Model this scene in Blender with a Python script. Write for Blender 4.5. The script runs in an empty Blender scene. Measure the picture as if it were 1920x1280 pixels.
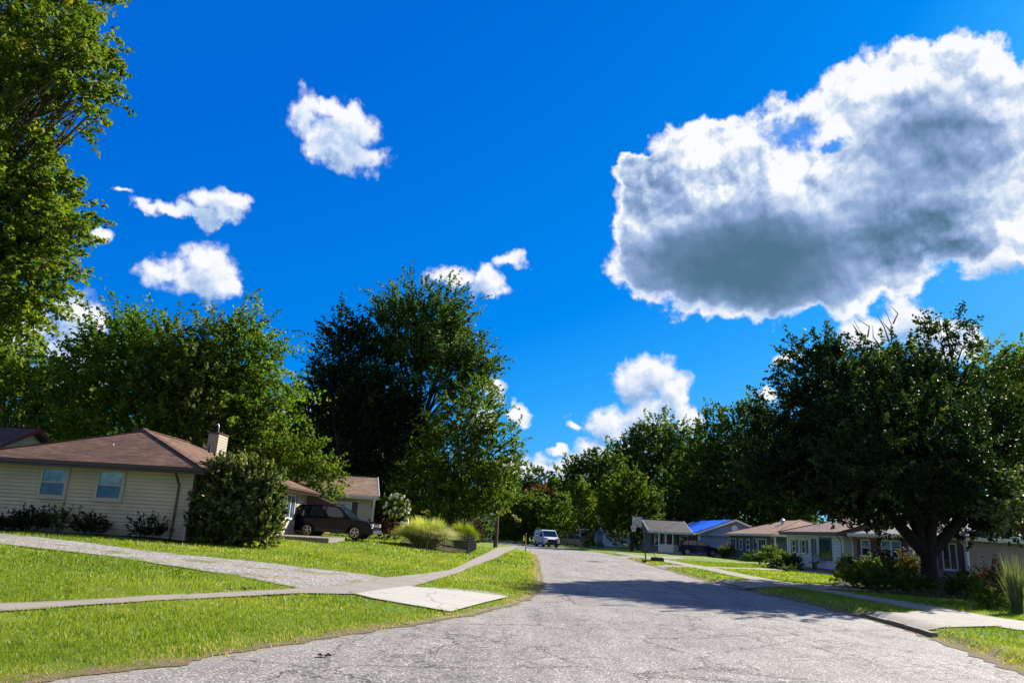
import bpy, bmesh, math, random
import numpy as np
from mathutils import Vector, Matrix
R = math.radians
C = bpy.context.scene.collection
sc = bpy.context.scene

# ---------------------------------------------------------------- camera
F = 1370.0
EYE = 1.6
PITCH, ROLL = 14.57, 3.15
cam = bpy.data.cameras.new('camera'); co = bpy.data.objects.new('camera', cam); C.objects.link(co)
cam.sensor_width = 36; cam.lens = F/1920*36; cam.clip_end = 3000; cam.clip_start = 0.05
co.matrix_world = Matrix.Translation((0, 0, EYE)) @ Matrix.Rotation(R(90+PITCH), 4, 'X') @ Matrix.Rotation(R(ROLL), 4, 'Z')
sc.camera = co
CM = np.array((Matrix.Rotation(R(90+PITCH), 3, 'X') @ Matrix.Rotation(R(ROLL), 3, 'Z')))

def D(u, v):                       # photo pixel -> unit direction in the world
    d = CM @ np.array([(u-960)/F, (640-v)/F, -1.0])
    return d/np.linalg.norm(d)
def AE(u, v):
    d = D(u, v); return math.atan2(d[0], d[1]), math.asin(d[2])
def W(u, v, Y):                    # point seen at that pixel, Y metres ahead
    d = D(u, v); return (d[0]/d[1]*Y, Y, EYE+d[2]/d[1]*Y)

# ---------------------------------------------------------------- light
SUN_AZ, SUN_EL = 43.0, 31.5        # azimuth from +X towards +Y
sd = Vector((math.cos(R(SUN_AZ))*math.cos(R(SUN_EL)), math.sin(R(SUN_AZ))*math.cos(R(SUN_EL)), math.sin(R(SUN_EL))))
sl = bpy.data.lights.new('sun', 'SUN'); sl.energy = 4.8; sl.angle = R(0.5); sl.color = (1.0, 0.94, 0.84)
so = bpy.data.objects.new('sun', sl); C.objects.link(so); so.rotation_euler = (-sd).to_track_quat('-Z', 'Y').to_euler()
so.location = (20, 20, 30)

world = bpy.data.worlds.new('World'); sc.world = world; world.use_nodes = True
wt = world.node_tree; wt.nodes.clear()

class NG:                          # tiny node-graph helper
    def __init__(s, t): s.t = t
    def n(s, typ, **kw):
        nd = s.t.nodes.new(typ)
        for k, v in kw.items(): setattr(nd, k, v)
        return nd
    def put(s, sock, v):
        if isinstance(v, bpy.types.NodeSocket): s.t.links.new(v, sock)
        elif v is not None: sock.default_value = v
    def m(s, op, a, b=None, c=None, clamp=False):
        nd = s.n('ShaderNodeMath', operation=op, use_clamp=clamp)
        s.put(nd.inputs[0], a)
        if b is not None: s.put(nd.inputs[1], b)
        if c is not None: s.put(nd.inputs[2], c)
        return nd.outputs[0]
    def vm(s, op, a, b=None, c=None):
        nd = s.n('ShaderNodeVectorMath', operation=op)
        s.put(nd.inputs[0], a)
        if b is not None: s.put(nd.inputs[1] if op != 'SCALE' else nd.inputs[3], b)
        if c is not None: s.put(nd.inputs[2], c)
        return nd.outputs['Value' if op in ('LENGTH', 'DOT_PRODUCT', 'DISTANCE') else 'Vector']
    def noise(s, vec, scale, detail=4, rough=.5, dist=0, typ='FBM', out='Fac', lac=2.0):
        nd = s.n('ShaderNodeTexNoise'); nd.noise_type = typ
        if vec is not None: s.put(nd.inputs['Vector'], vec)
        nd.inputs['Scale'].default_value = scale; nd.inputs['Detail'].default_value = detail
        nd.inputs['Roughness'].default_value = rough; nd.inputs['Distortion'].default_value = dist
        nd.inputs['Lacunarity'].default_value = lac
        return nd.outputs[out]
    def vor(s, vec, scale, feat='F1', detail=0, rough=.5, out='Distance', rnd=1):
        nd = s.n('ShaderNodeTexVoronoi', feature=feat)
        if vec is not None: s.put(nd.inputs['Vector'], vec)
        nd.inputs['Scale'].default_value = scale; nd.inputs['Randomness'].default_value = rnd
        if feat != 'N_SPHERE_RADIUS' and 'Detail' in nd.inputs: nd.inputs['Detail'].default_value = detail; nd.inputs['Roughness'].default_value = rough
        return nd.outputs[out]
    def ramp(s, fac, stops, interp='LINEAR'):
        nd = s.n('ShaderNodeValToRGB'); e = nd.color_ramp.elements; nd.color_ramp.interpolation = interp
        while len(e) < len(stops): e.new(.5)
        for el, (p, c) in zip(e, stops):
            el.position = p; el.color = (c, c, c, 1) if isinstance(c, (int, float)) else (*c[:3], 1)
        s.put(nd.inputs[0], fac); return nd.outputs[0]
    def mix(s, fac, a, b, mode='MIX'):
        nd = s.n('ShaderNodeMix', data_type='RGBA', blend_type=mode)
        s.put(nd.inputs[0], fac)
        for i, v in ((6, a), (7, b)):
            s.put(nd.inputs[i], (*v[:3], 1) if isinstance(v, tuple) else v)
        return nd.outputs[2]
    def mapr(s, v, a, b, c=0, d=1, smooth=False):
        nd = s.n('ShaderNodeMapRange'); nd.clamp = True
        if smooth: nd.interpolation_type = 'SMOOTHSTEP'
        s.put(nd.inputs[0], v)
        for i, x in enumerate((a, b, c, d)): nd.inputs[i+1].default_value = x
        return nd.outputs[0]

def build_sky():
    g = NG(wt)
    sky = g.n('ShaderNodeTexSky', sky_type='NISHITA'); sky.sun_disc = False
    sky.sun_elevation = R(SUN_EL); sky.sun_rotation = math.atan2(sd.x, sd.y)
    sky.air_density = 1.0; sky.dust_density = 0.3; sky.ozone_density = 3.0; sky.altitude = 200
    tc = g.n('ShaderNodeTexCoord'); v = g.vm('NORMALIZE', tc.outputs['Generated'])
    sx = g.n('ShaderNodeSeparateXYZ'); g.put(sx.inputs[0], v)
    az = g.m('ARCTAN2', sx.outputs[0], sx.outputs[1]); el = g.m('ARCSINE', sx.outputs[2])
    cb = g.n('ShaderNodeCombineXYZ'); g.put(cb.inputs[0], az); g.put(cb.inputs[1], el)
    P = cb.outputs[0]
    # deep blue, as the phone camera recorded the air
    lum = g.vm('DOT_PRODUCT', sky.outputs[0], (.2, .5, .3))
    blue = g.ramp(g.m('MULTIPLY', lum, .1), SKY_RAMP)
    def bgd(col):
        bg = g.n('ShaderNodeBackground'); g.put(bg.inputs[0], col); bg.inputs[1].default_value = .066; return bg.outputs[0]
    def noises():
        w0 = g.vm('SUBTRACT', g.noise(P, 4.5, 1, .5, out='Color'), (.5, .5, .5))
        w1 = g.vm('SUBTRACT', g.noise(P, 13, 3, .6, out='Color'), (.5, .5, .5))
        w2 = g.vm('SUBTRACT', g.noise(P, 60, 4, .65, out='Color'), (.5, .5, .5))
        Pw = g.vm('ADD', g.vm('ADD', P, g.vm('SCALE', w0, .035)), g.vm('ADD', g.vm('SCALE', w1, .050), g.vm('SCALE', w2, .020)))
        Pn = g.vm('ADD', P, g.vm('SCALE', w2, .006))
        Pv = g.vm('ADD', P, g.vm('ADD', g.vm('SCALE', w1, .02), g.vm('SCALE', w2, .012)))
        def puff(q, det): return g.m('ADD', g.m('MULTIPLY', g.noise(q, 20, det, .62), .72), g.m('ADD', g.m('MULTIPLY_ADD', g.vor(g.vm('ADD', q, g.vm('SUBTRACT', Pv, P)), 23), -.22, .22), g.m('MULTIPLY_ADD', g.vor(g.vm('ADD', q, g.vm('SUBTRACT', Pv, P)), 58), -.10, .10)))
        n1 = puff(Pn, 8)
        n1o = puff(g.vm('ADD', Pn, (.004, .009, 0)), 6)
        rel = g.m('SUBTRACT', n1, n1o)
        global PSM
        PSM = g.vm('ADD', P, g.vm('ADD', g.vm('SCALE', w0, .06), g.vm('SCALE', w1, .055)))
        return Pw, n1, rel
    def ell(Pv, u, vv, ru, rv):
        a, e = AE(u, vv); a2, _ = AE(u+ru, vv); _, e2 = AE(u, vv-rv)
        d = g.vm('MULTIPLY', g.vm('SUBTRACT', Pv, (a, e, 0)), (1/abs(a2-a), 1/abs(e2-e), 0))
        return g.m('SUBTRACT', 1.0, g.vm('LENGTH', d))
    def shape(Pv, blobs):
        acc = None
        for b in blobs:
            f = ell(Pv, *b)
            acc = f if acc is None else g.m('SMOOTH_MAX', acc, f, .12)
        return acc
    def small_col(base, blobs, N, shade=None):
        Pw, n1, rel = N
        fs = shape(Pw, blobs)
        ds = g.m('ADD', g.m('ADD', fs, g.m('MULTIPLY_ADD', n1, 3.0, -1.5)), .08)
        al = g.mapr(ds, -.10, .62, smooth=True)
        up = shape(g.vm('ADD', Pw, (.008, .020, 0)), blobs)
        lits = g.m('ADD', g.mapr(up, -.1, .75, 1.05, .22), g.m('MULTIPLY', rel, 2.6), clamp=True)
        return g.mix(al, base, g.ramp(lits, CL_SMALL))
    big = [(1250, 430, 124, 156), (1330, 300, 120, 90), (1400, 478, 230, 142), (1500, 330, 220, 160), (1600, 250, 180, 130),
           (1700, 180, 150, 115), (1800, 160, 120, 95), (1760, 330, 260, 190), (1930, 260, 170, 150), (1600, 492, 200, 105), (1990, 420, 160, 90), (1210, 320, 70, 40)]
    small_rh = [(1870, 480, 110, 36), (1940, 465, 80, 46), (1705, 612, 60, 42), (1640, 625, 70, 28), (1790, 655, 60, 22), (1740, 630, 80, 30), (1470, 675, 30, 15), (1430, 740, 22, 14)]
    small_l = [(685, 245, 46, 50), (640, 270, 60, 42), (632, 240, 44, 26), (680, 290, 50, 34), (575, 212, 28, 40), (622, 205, 50, 20),
               (410, 395, 46, 30), (440, 376, 30, 22), (340, 408, 80, 15), (385, 420, 36, 13), (290, 398, 30, 12),
               (398, 512, 46, 50), (370, 528, 74, 28), (295, 522, 42, 28), (420, 530, 34, 34),
               (850, 515, 50, 22), (905, 528, 34, 36), (918, 548, 28, 16), (960, 487, 36, 14), (190, 445, 26, 13), (240, 368, 30, 8),
               (555, 765, 36, 30), (560, 795, 50, 28), (575, 740, 20, 16),
               (60, 640, 120, 44), (140, 610, 60, 50), (40, 620, 90, 44), (170, 660, 70, 36), (70, 700, 180, 40)]
    small_rl = [(1225, 710, 60, 42), (1262, 745, 42, 46), (1190, 725, 42, 34), (1150, 785, 72, 36), (1210, 780, 62, 42), (1110, 830, 44, 24), (1072, 795, 14, 10), (1300, 790, 38, 24),
                (1160, 850, 96, 24), (1040, 885, 90, 32), (1110, 870, 70, 30), (985, 885, 56, 26), (1040, 842, 20, 11), (1070, 910, 110, 26), (972, 777, 22, 18), (920, 735, 26, 26), (905, 775, 30, 26)]
    N = noises(); Pw, n1, rel = N
    # --- big cloud sector
    db = g.m('ADD', shape(Pw, big), g.m('MULTIPLY_ADD', n1, .95, -.475))
    ab = g.mapr(db, .0, .17, smooth=True)
    for hh in ((1480, 248, 66, 44), (1556, 262, 40, 18)):     # torn gap where the cloud is thin
        hm = g.m('ADD', ell(Pw, *hh), g.m('MULTIPLY_ADD', n1, -2.6, 1.25))
        ab = g.m('MULTIPLY', ab, g.mapr(hm, .0, .6, 1, .12, smooth=True))
    Ps = PSM
    c1 = g.mapr(ell(Ps, 1400, 492, 480, 195), 0, .85, smooth=True)
    c2 = g.mapr(ell(Ps, 1690, 440, 360, 180), 0, 1.0, smooth=True)
    c3 = g.mapr(ell(Ps, 1710, 300, 360, 200), 0, .9, smooth=True)
    c4 = g.mapr(ell(Ps, 1230, 350, 150, 120), 0, .8, smooth=True)
    core = g.m('SMOOTH_MAX', g.m('SMOOTH_MAX', c1, g.m('MULTIPLY', c2, .80), .15), g.m('SMOOTH_MAX', g.m('MULTIPLY', c3, .66), g.m('MULTIPLY', c4, .58), .15), .15)
    rim = g.mapr(db, .04, .30, 1, 0, smooth=True)
    Pb = g.vm('ADD', P, g.vm('SCALE', g.vm('SUBTRACT', Pw, P), .7))
    nb0 = g.noise(Pb, 7.5, 5, .58); nb1 = g.noise(g.vm('ADD', Pb, (.010, .022, 0)), 7.5, 4, .55)
    relb = g.m('SUBTRACT', nb0, nb1)
    detail = g.m('ADD', g.m('MULTIPLY', rel, 1.9), g.m('MULTIPLY', relb, 2.4))
    detail = g.m('ADD', detail, g.m('MULTIPLY_ADD', nb0, .6, -.30))
    lit = g.m('SUBTRACT', 1.0, core)
    lit = g.m('ADD', lit, g.m('MULTIPLY', detail, g.m('MULTIPLY', g.m('MULTIPLY_ADD', c1, -.90, 1.0), g.m('MULTIPLY_ADD', c3, -.5, 1.0))))
    glow = g.mapr(ell(Ps, 1440, 300, 270, 105), .0, .7, 0, .45, smooth=True)
    lit = g.m('ADD', g.m('ADD', lit, g.m('MULTIPLY', glow, g.mapr(nb0, .35, .55))), g.m('MULTIPLY', rim, .55), clamp=True)
    colR = g.mix(ab, small_col(blue, small_rh, N), g.ramp(lit, CL_BIG))
    colL = small_col(blue, small_l, N)
    colM = small_col(blue, small_rl, N)
    # unseen broken cloud behind the viewer, added as neutral fill light
    nb = g.noise(v, 2.2, 5, .6)
    back = g.m('MULTIPLY', g.mapr(nb, .47, .60, smooth=True), g.mapr(sx.outputs[1], .1, -.25))
    colB = g.mix(back, blue, CL_BACK_FILL)
    # each part of the sky has its own clouds
    a0 = AE(1060, 640)[0]; a1 = AE(1400, 690)[0]; a2 = AE(860, 700)[0]; e0 = AE(1200, 650)[1]
    lo = g.m('LESS_THAN', el, e0)
    inM = g.m('MULTIPLY', g.m('MULTIPLY', lo, g.m('LESS_THAN', az, a1)), g.m('GREATER_THAN', az, a2))
    inR = g.m('GREATER_THAN', az, a0)
    front = g.m('MULTIPLY', g.m('GREATER_THAN', sx.outputs[1], .25), g.m('LESS_THAN', el, R(50)))
    def mixs(f, a, b):
        nd = g.n('ShaderNodeMixShader'); g.put(nd.inputs[0], f); wt.links.new(a, nd.inputs[1]); wt.links.new(b, nd.inputs[2]); return nd.outputs[0]
    s = mixs(inR, bgd(colL), bgd(colR)); s = mixs(inM, s, bgd(colM)); s = mixs(front, bgd(colB), s)
    out = g.n('ShaderNodeOutputWorld'); wt.links.new(s, out.inputs[0])
SKY_RAMP = [(0, (0, .75, 3.7)), (.23, (0, .87, 4.1)), (.305, (0, 1.12, 4.5)), (.44, (0, 1.53, 5.4)), (.57, (.14, 2.27, 5.95)), (1, (1.2, 3.9, 6.1))]
CL_WHITE = (5.7, 5.8, 6.0)
CL_BIG = [(0, (.48, 1.05, 1.65)), (.22, (.82, 1.52, 2.5)), (.5, (1.75, 2.5, 4.05)), (.78, (3.5, 4.2, 5.3)), (1, CL_WHITE)]
CL_SMALL = [(0, (2.0, 2.9, 4.5)), (.4, (3.3, 4.1, 5.4)), (.8, (5.0, 5.3, 5.9)), (1, CL_WHITE)]
CL_BACK_FILL = (4.6, 4.6, 4.7)
build_sky()

vs = sc.view_settings; sc.display_settings.display_device = 'sRGB'
vs.view_transform = 'Standard'; vs.look = 'None'; vs.exposure = 1.35; vs.gamma = 1; vs.use_curve_mapping = False
sc.render.engine = 'CYCLES'
cy = sc.cycles; cy.max_bounces = 6; cy.diffuse_bounces = 3; cy.glossy_bounces = 2; cy.transmission_bounces = 4; cy.transparent_max_bounces = 4
cy.use_denoising = True; cy.use_adaptive_sampling = True; cy.adaptive_threshold = .02

# ---------------------------------------------------------------- materials
MATS = {}
def newmat(name):
    m = bpy.data.materials.new(name); m.use_nodes = True; t = m.node_tree; t.nodes.clear()
    g = NG(t); g.out = g.n('ShaderNodeOutputMaterial'); return m, g
def P(g, col, rough=.6, metal=0, spec=.5, bump=None, bs=.3, bd=.01):
    b = g.n('ShaderNodeBsdfPrincipled')
    g.put(b.inputs['Base Color'], (*col[:3], 1) if isinstance(col, tuple) else col)
    g.put(b.inputs['Roughness'], rough); g.put(b.inputs['Metallic'], metal); g.put(b.inputs['Specular IOR Level'], spec)
    if bump is not None:
        bn = g.n('ShaderNodeBump'); bn.inputs['Strength'].default_value = bs; bn.inputs['Distance'].default_value = bd
        g.put(bn.inputs['Height'], bump); g.put(b.inputs['Normal'], bn.outputs[0])
    return b.outputs[0]
def fin(m, g, sh): g.t.links.new(sh, g.out.inputs[0]); return m
def mat(name, col, rough=.6, metal=0, var=.12, scale=3., spec=.5, bump=0, bscale=60):
    if name in MATS: return MATS[name]
    m, g = newmat(name)
    pos = g.n('ShaderNodeNewGeometry').outputs['Position']
    n = g.noise(pos, scale, 5, .6)
    k = g.mapr(n, .3, .7, 1-var, 1+var)
    c = g.vm('SCALE', tuple(col), k)
    fin(m, g, P(g, c, rough, metal, spec, g.noise(pos, bscale, 3) if bump else None, bump, .01)); MATS[name] = m; return m
def glassmat(name, col=(.012, .02, .026), refl=.07, rough=.03):
    m, g = newmat(name)
    pos = g.n('ShaderNodeNewGeometry').outputs['Position']
    n = g.noise(pos, 2.2, 3, .6)
    b = P(g, g.vm('SCALE', tuple(col), g.mapr(n, .35, .65, .45, 1.4)), rough, 0, .7, n, .2, .03)
    MATS[name] = m; return fin(m, g, b)

# ---------------------------------------------------------------- mesh helpers
def mesh_np(name, verts, faces_flat, counts, attrs=None):
    me = bpy.data.meshes.new(name)
    verts = np.asarray(verts, np.float32); ff = np.asarray(faces_flat, np.int32).ravel(); counts = np.asarray(counts, np.int32)
    me.vertices.add(len(verts)); me.vertices.foreach_set('co', verts.ravel())
    me.loops.add(len(ff)); me.loops.foreach_set('vertex_index', ff)
    me.polygons.add(len(counts)); st = np.zeros(len(counts), np.int32); st[1:] = np.cumsum(counts)[:-1]
    me.polygons.foreach_set('loop_start', st); me.polygons.foreach_set('loop_total', counts)
    for k, a in (attrs or {}).items():
        at = me.attributes.new(k, 'FLOAT', 'POINT'); at.data.foreach_set('value', np.asarray(a, np.float32))
    me.update(calc_edges=True); return me
def link(name, me, material, parent=None, smooth=False, world=False):
    o = bpy.data.objects.new(name, me); C.objects.link(o)
    for mm in (material if isinstance(material, (list, tuple)) else [material]): me.materials.append(mm)
    if smooth: me.shade_smooth()
    if parent is not None: o.parent = parent
    return o
def tag(o, label=None, cat=None, group=None, kind=None):
    if label: o['label'] = label
    if cat: o['category'] = cat
    if group: o['group'] = group
    if kind: o['kind'] = kind
    return o
def thing(name, label, cat, loc=(0, 0, 0), rz=0, group=None):
    o = bpy.data.objects.new(name, None); C.objects.link(o); o.empty_display_size = .3
    o.location = loc; o.rotation_euler = (0, 0, rz); return tag(o, label, cat, group)
class MB:                          # collects shapes, builds ONE mesh object
    def __init__(s): s.v = []; s.f = []; s.sm = False
    def add(s, vs_, fs):
        n = len(s.v); s.v += [tuple(map(float, p)) for p in vs_]; s.f += [tuple(i+n for i in f) for f in fs]; return s
    def box(s, x0, x1, y0, y1, z0, z1):
        return s.add([(x0, y0, z0), (x1, y0, z0), (x1, y1, z0), (x0, y1, z0), (x0, y0, z1), (x1, y0, z1), (x1, y1, z1), (x0, y1, z1)],
                     [(0, 3, 2, 1), (4, 5, 6, 7), (0, 1, 5, 4), (1, 2, 6, 5), (2, 3, 7, 6), (3, 0, 4, 7)])
    def bar(s, a, b, w, h=None, up=(0, 0, 1)):
        a, b = Vector(a), Vector(b); h = h or w; d = (b-a).normalized(); u = Vector(up)
        if abs(d.dot(u)) > .98: u = Vector((1, 0, 0))
        x = d.cross(u).normalized()*w/2; y = x.cross(d).normalized()*h/2
        return s.add([a-x-y, a+x-y, a+x+y, a-x+y, b-x-y, b+x-y, b+x+y, b-x+y],
                     [(0, 3, 2, 1), (4, 5, 6, 7), (0, 1, 5, 4), (1, 2, 6, 5), (2, 3, 7, 6), (3, 0, 4, 7)])
    def tube(s, pts, rad, n=8, cap=True):
        pts = [Vector(p) for p in pts]; rad = rad if isinstance(rad, (list, tuple)) else [rad]*len(pts)
        base = len(s.v); prev = None
        for i, p in enumerate(pts):
            d = (pts[min(i+1, len(pts)-1)]-pts[max(i-1, 0)]).normalized()
            if prev is None: x = d.orthogonal().normalized()
            else: x = (prev-d*prev.dot(d)).normalized()
            prev = x; y = d.cross(x)
            for k in range(n):
                t = 2*math.pi*k/n; s.v.append(tuple(p+(x*math.cos(t)+y*math.sin(t))*rad[i]))
        for i in range(len(pts)-1):
            for k in range(n):
                a = base+i*n+k; b = base+i*n+(k+1) % n; s.f.append((a, b, b+n, a+n))
        if cap:
            s.f.append(tuple(base+k for k in range(n))[::-1]); s.f.append(tuple(base+(len(pts)-1)*n+k for k in range(n)))
        return s
    def lathe(s, prof, c=(0, 0, 0), n=20, axis='z', a0=0):
        base = len(s.v)
        for (r, h) in prof:
            for k in range(n):
                t = a0+2*math.pi*k/n; x, y = r*math.cos(t), r*math.sin(t)
                p = (x, y, h) if axis == 'z' else ((x, h, y) if axis == 'y' else (h, x, y))
                s.v.append((p[0]+c[0], p[1]+c[1], p[2]+c[2]))
        for i in range(len(prof)-1):
            for k in range(n):
                a = base+i*n+k; b = base+i*n+(k+1) % n; s.f.append((a, b, b+n, a+n))
        s.f.append(tuple(base+k for k in range(n))[::-1]); s.f.append(tuple(base+(len(prof)-1)*n+k for k in range(n)))
        return s
    def poly(s, pts): return s.add(pts, [tuple(range(len(pts)))])
    def prism(s, pts, off):        # planar polygon + extrusion vector
        n = len(pts); o = Vector(off); q = [Vector(p) for p in pts]
        return s.add([tuple(p) for p in q]+[tuple(p+o) for p in q],
                     [tuple(range(n))[::-1], tuple(range(n, 2*n))]+[(i, (i+1) % n, (i+1) % n+n, i+n) for i in range(n)])
    def build(s, name, material, parent=None, smooth=False, bevel=0, fixn=True):
        me = bpy.data.meshes.new(name); me.from_pydata(s.v, [], s.f)
        if fixn or bevel:
            bm = bmesh.new(); bm.from_mesh(me)
            bmesh.ops.recalc_face_normals(bm, faces=bm.faces)
            if bevel:
                bmesh.ops.bevel(bm, geom=bm.edges[:], offset=bevel, segments=2, affect='EDGES', clamp_overlap=True)
            bm.to_mesh(me); bm.free()
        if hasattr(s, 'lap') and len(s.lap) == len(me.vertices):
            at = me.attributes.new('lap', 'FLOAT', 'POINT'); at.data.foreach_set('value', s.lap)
        o = link(name, me, material, parent)
        if smooth:
            me.shade_smooth()
            try: me.set_sharp_from_angle(angle=R(40))
            except Exception: pass
        return o
# ---------------------------------------------------------------- terrain
def interp(y, pts):
    ys = np.array([p[1] for p in pts], float); xs = np.array([p[0] for p in pts], float)
    return np.interp(y, ys, xs)
# road edges (x, y)
ROAD_L = [(-14, -9), (-9.8, -2), (-7.0, 3.0), (-5.2, 5.8), (-4.3, 7.46), (-3.4, 9.1), (-2.45, 11.1), (-1.6, 12.8), (-.75, 14.5), (.3, 17.4), (.78, 19.8), (1.3, 22.9), (1.6, 29.9), (2.0, 41), (2.6, 57), (2.65, 68), (1.7, 81), (.5, 95), (-1.7, 112), (-7, 125), (-22, 140)]
ROAD_R = [(-4, -9), (3.2, -2), (5.2, 3), (6.8, 7.5), (7.9, 11.7), (8.35, 13.6), (8.95, 16.7), (9.25, 20), (9.35, 24), (9.05, 29), (9.0, 34), (9.45, 44), (10.2, 58), (10.6, 70), (10.2, 79), (8.6, 90), (6.4, 103), (2.5, 118), (-3, 130), (-18, 147)]
def smooth(t): t = np.clip(t, 0, 1); return t*t*(3-2*t)
def H(x, y):
    x = np.asarray(x, float); y = np.asarray(y, float)
    xl = interp(y, ROAD_L); xr = interp(y, ROAD_R)
    k = np.sqrt(1+np.clip((11-y)/8, 0, 1)*.35)
    dl = (xl-x)/k; dr = x-xr
    fade = 1-smooth((y-75)/25)
    zl = np.minimum(.05*np.maximum(dl, 0), .68)*smooth(dl/1.0)+.05*smooth(dl/.35)
    zl = zl+.016*np.clip(y-30, 0, 24)*smooth((dl-3)/5)
    zl = zl*(.25+.75*fade)
    zr = (.12*smooth((dr-.1)/.35)+.004*np.maximum(dr, 0))*np.clip(fade+.3, 0, 1)
    return np.where(dl > 0, zl, np.where(dr > 0, zr, 0.))
def G(u, v, dz=0):                 # pixel -> point on the ground
    d = D(u, v); z = 0.
    for _ in range(25):
        t = (EYE-z-dz)/max(-d[2], 1e-4); x, y = d[0]*t, d[1]*t; z = .5*z+.5*float(H(x, y))
    return (x, y, z)

def grid_axis(parts):
    a = []
    for s, e, st in parts: a += list(np.arange(s, e, st))
    return np.array(a+[parts[-1][1]])
def terrain():
    gx = grid_axis([(-1500, -300, 200), (-300, -60, 20), (-60, -24, 2), (-24, -8, .5), (-8, 11, .17), (11, 30, .5), (30, 80, 3), (80, 300, 20), (300, 1500, 200)])
    gy = grid_axis([(-400, -40, 40), (-40, -4, 2), (-4, 30, .25), (30, 75, .5), (75, 140, 1.0), (140, 300, 10), (300, 1500, 150)])
    X, Y = np.meshgrid(gx, gy); Z = H(X, Y)
    Z += .012*np.sin(X*1.3+Y*.7)*np.sin(Y*.9-X*.4)*(Z > .08)
    # the ground under the road sheet stays lower so that the sheet never touches it
    xl = interp(Y, ROAD_L); xr = interp(Y, ROAD_R)
    inside = (X > xl+.25) & (X < xr-.25) & (Y < 116)
    Z = np.where(inside, -.06, Z-.004)
    nx = len(gx); ny = len(gy)
    V = np.stack([X, Y, Z], -1).reshape(-1, 3)
    i = np.arange(ny-1)[:, None]*nx+np.arange(nx-1)[None]
    Fc = np.stack([i, i+1, i+1+nx, i+nx], -1).reshape(-1, 4)
    me = mesh_np('lawn_ground', V, Fc, np.full(len(Fc), 4))
    return me
def grass_color(g, pos):
    big = g.noise(pos, .22, 4, .6); mid = g.noise(pos, 1.4, 4, .6); fine = g.noise(pos, 14, 3, .7)
    c = g.ramp(big, [(.3, (.075, .135, .008)), (.48, (.115, .18, .008)), (.62, (.16, .21, .012)), (.75, (.21, .215, .03))])
    c = g.mix(g.mapr(mid, .45, .7), c, (.18, .22, .016))
    return c, fine
def lawn_mat():
    m, g = newmat('lawn'); pos = g.n('ShaderNodeNewGeometry').outputs['Position']
    c, fine = grass_color(g, pos)
    sh = g.vm('MULTIPLY', pos, (1, 1, 0))
    f2 = g.noise(sh, 40, 3, .8)
    c = g.vm('SCALE', c, g.mapr(f2, .3, .7, .55, 1.45))
    far = g.noise(sh, 3.2, 5, .75)
    c = g.vm('SCALE', c, g.mapr(far, .3, .7, .8, 1.25))
    c = g.mix(g.mapr(g.noise(sh, .35, 6, .7), .60, .72), c, (.22, .19, .07))
    c = g.mix(g.mapr(g.noise(g.vm('ADD', sh, (31, 7, 0)), .5, 5, .7), .56, .66, 0, .7), c, (.05, .10, .012))
    return fin(m, g, P(g, c, .85, 0, .15, g.noise(sh, 22, 5, .8), .9, .06))
def strip(name, Lp, Rp, material, dz=.004, step=.35, cols=8, edge=True, label=None, zf=None, kind='structure', rag=0, seed=0):
    """a sheet draped on the ground between two polylines"""
    def resample(p, n):
        p = np.array([q[:2] for q in p], float); s = np.r_[0, np.cumsum(np.linalg.norm(np.diff(p, axis=0), axis=1))]
        t = np.linspace(0, s[-1], n); return np.stack([np.interp(t, s, p[:, 0]), np.interp(t, s, p[:, 1])], -1), s[-1]
    _, l1 = resample(Lp, 2); _, l2 = resample(Rp, 2)
    n = max(3, int(max(l1, l2)/step)+1)
    A, _ = resample(Lp, n); B, _ = resample(Rp, n)
    if rag:
        rr = np.random.default_rng(seed); k = np.convolve(rr.normal(size=n+8), np.ones(3)/3, 'same')[4:4+n]; k2 = np.convolve(rr.normal(size=n+8), np.ones(3)/3, 'same')[4:4+n]
        dirs = (B-A)/np.maximum(np.linalg.norm(B-A, axis=1, keepdims=True), 1e-3)
        A = A+dirs*(k*rag)[:, None]; B = B+dirs*(k2*rag)[:, None]
    t = np.linspace(0, 1, cols+1)
    P2 = A[:, None]*(1-t)[None, :, None]+B[:, None]*t[None, :, None]
    wd = np.linalg.norm(B-A, axis=1)[:, None]
    e = np.minimum(t[None], 1-t[None])*wd
    z = (H(P2[..., 0], P2[..., 1]) if zf is None else zf(P2[..., 0], P2[..., 1]))+dz
    V = np.concatenate([P2, z[..., None]], -1).reshape(-1, 3)
    m = cols+1; i = np.arange(n-1)[:, None]*m+np.arange(cols)[None]
    Fc = np.stack([i, i+1, i+1+m, i+m], -1).reshape(-1, 4)
    me = mesh_np(name, V, Fc, np.full(len(Fc), 4), {'edge': e.ravel()})
    bm = bmesh.new(); bm.from_mesh(me); bmesh.ops.recalc_face_normals(bm, faces=bm.faces)
    if sum(f.normal.z for f in bm.faces) < 0: bmesh.ops.reverse_faces(bm, faces=bm.faces)
    bm.to_mesh(me); bm.free()
    o = link(name, me, material, smooth=True); o['kind'] = kind
    if label: o['label'] = label
    return o

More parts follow.
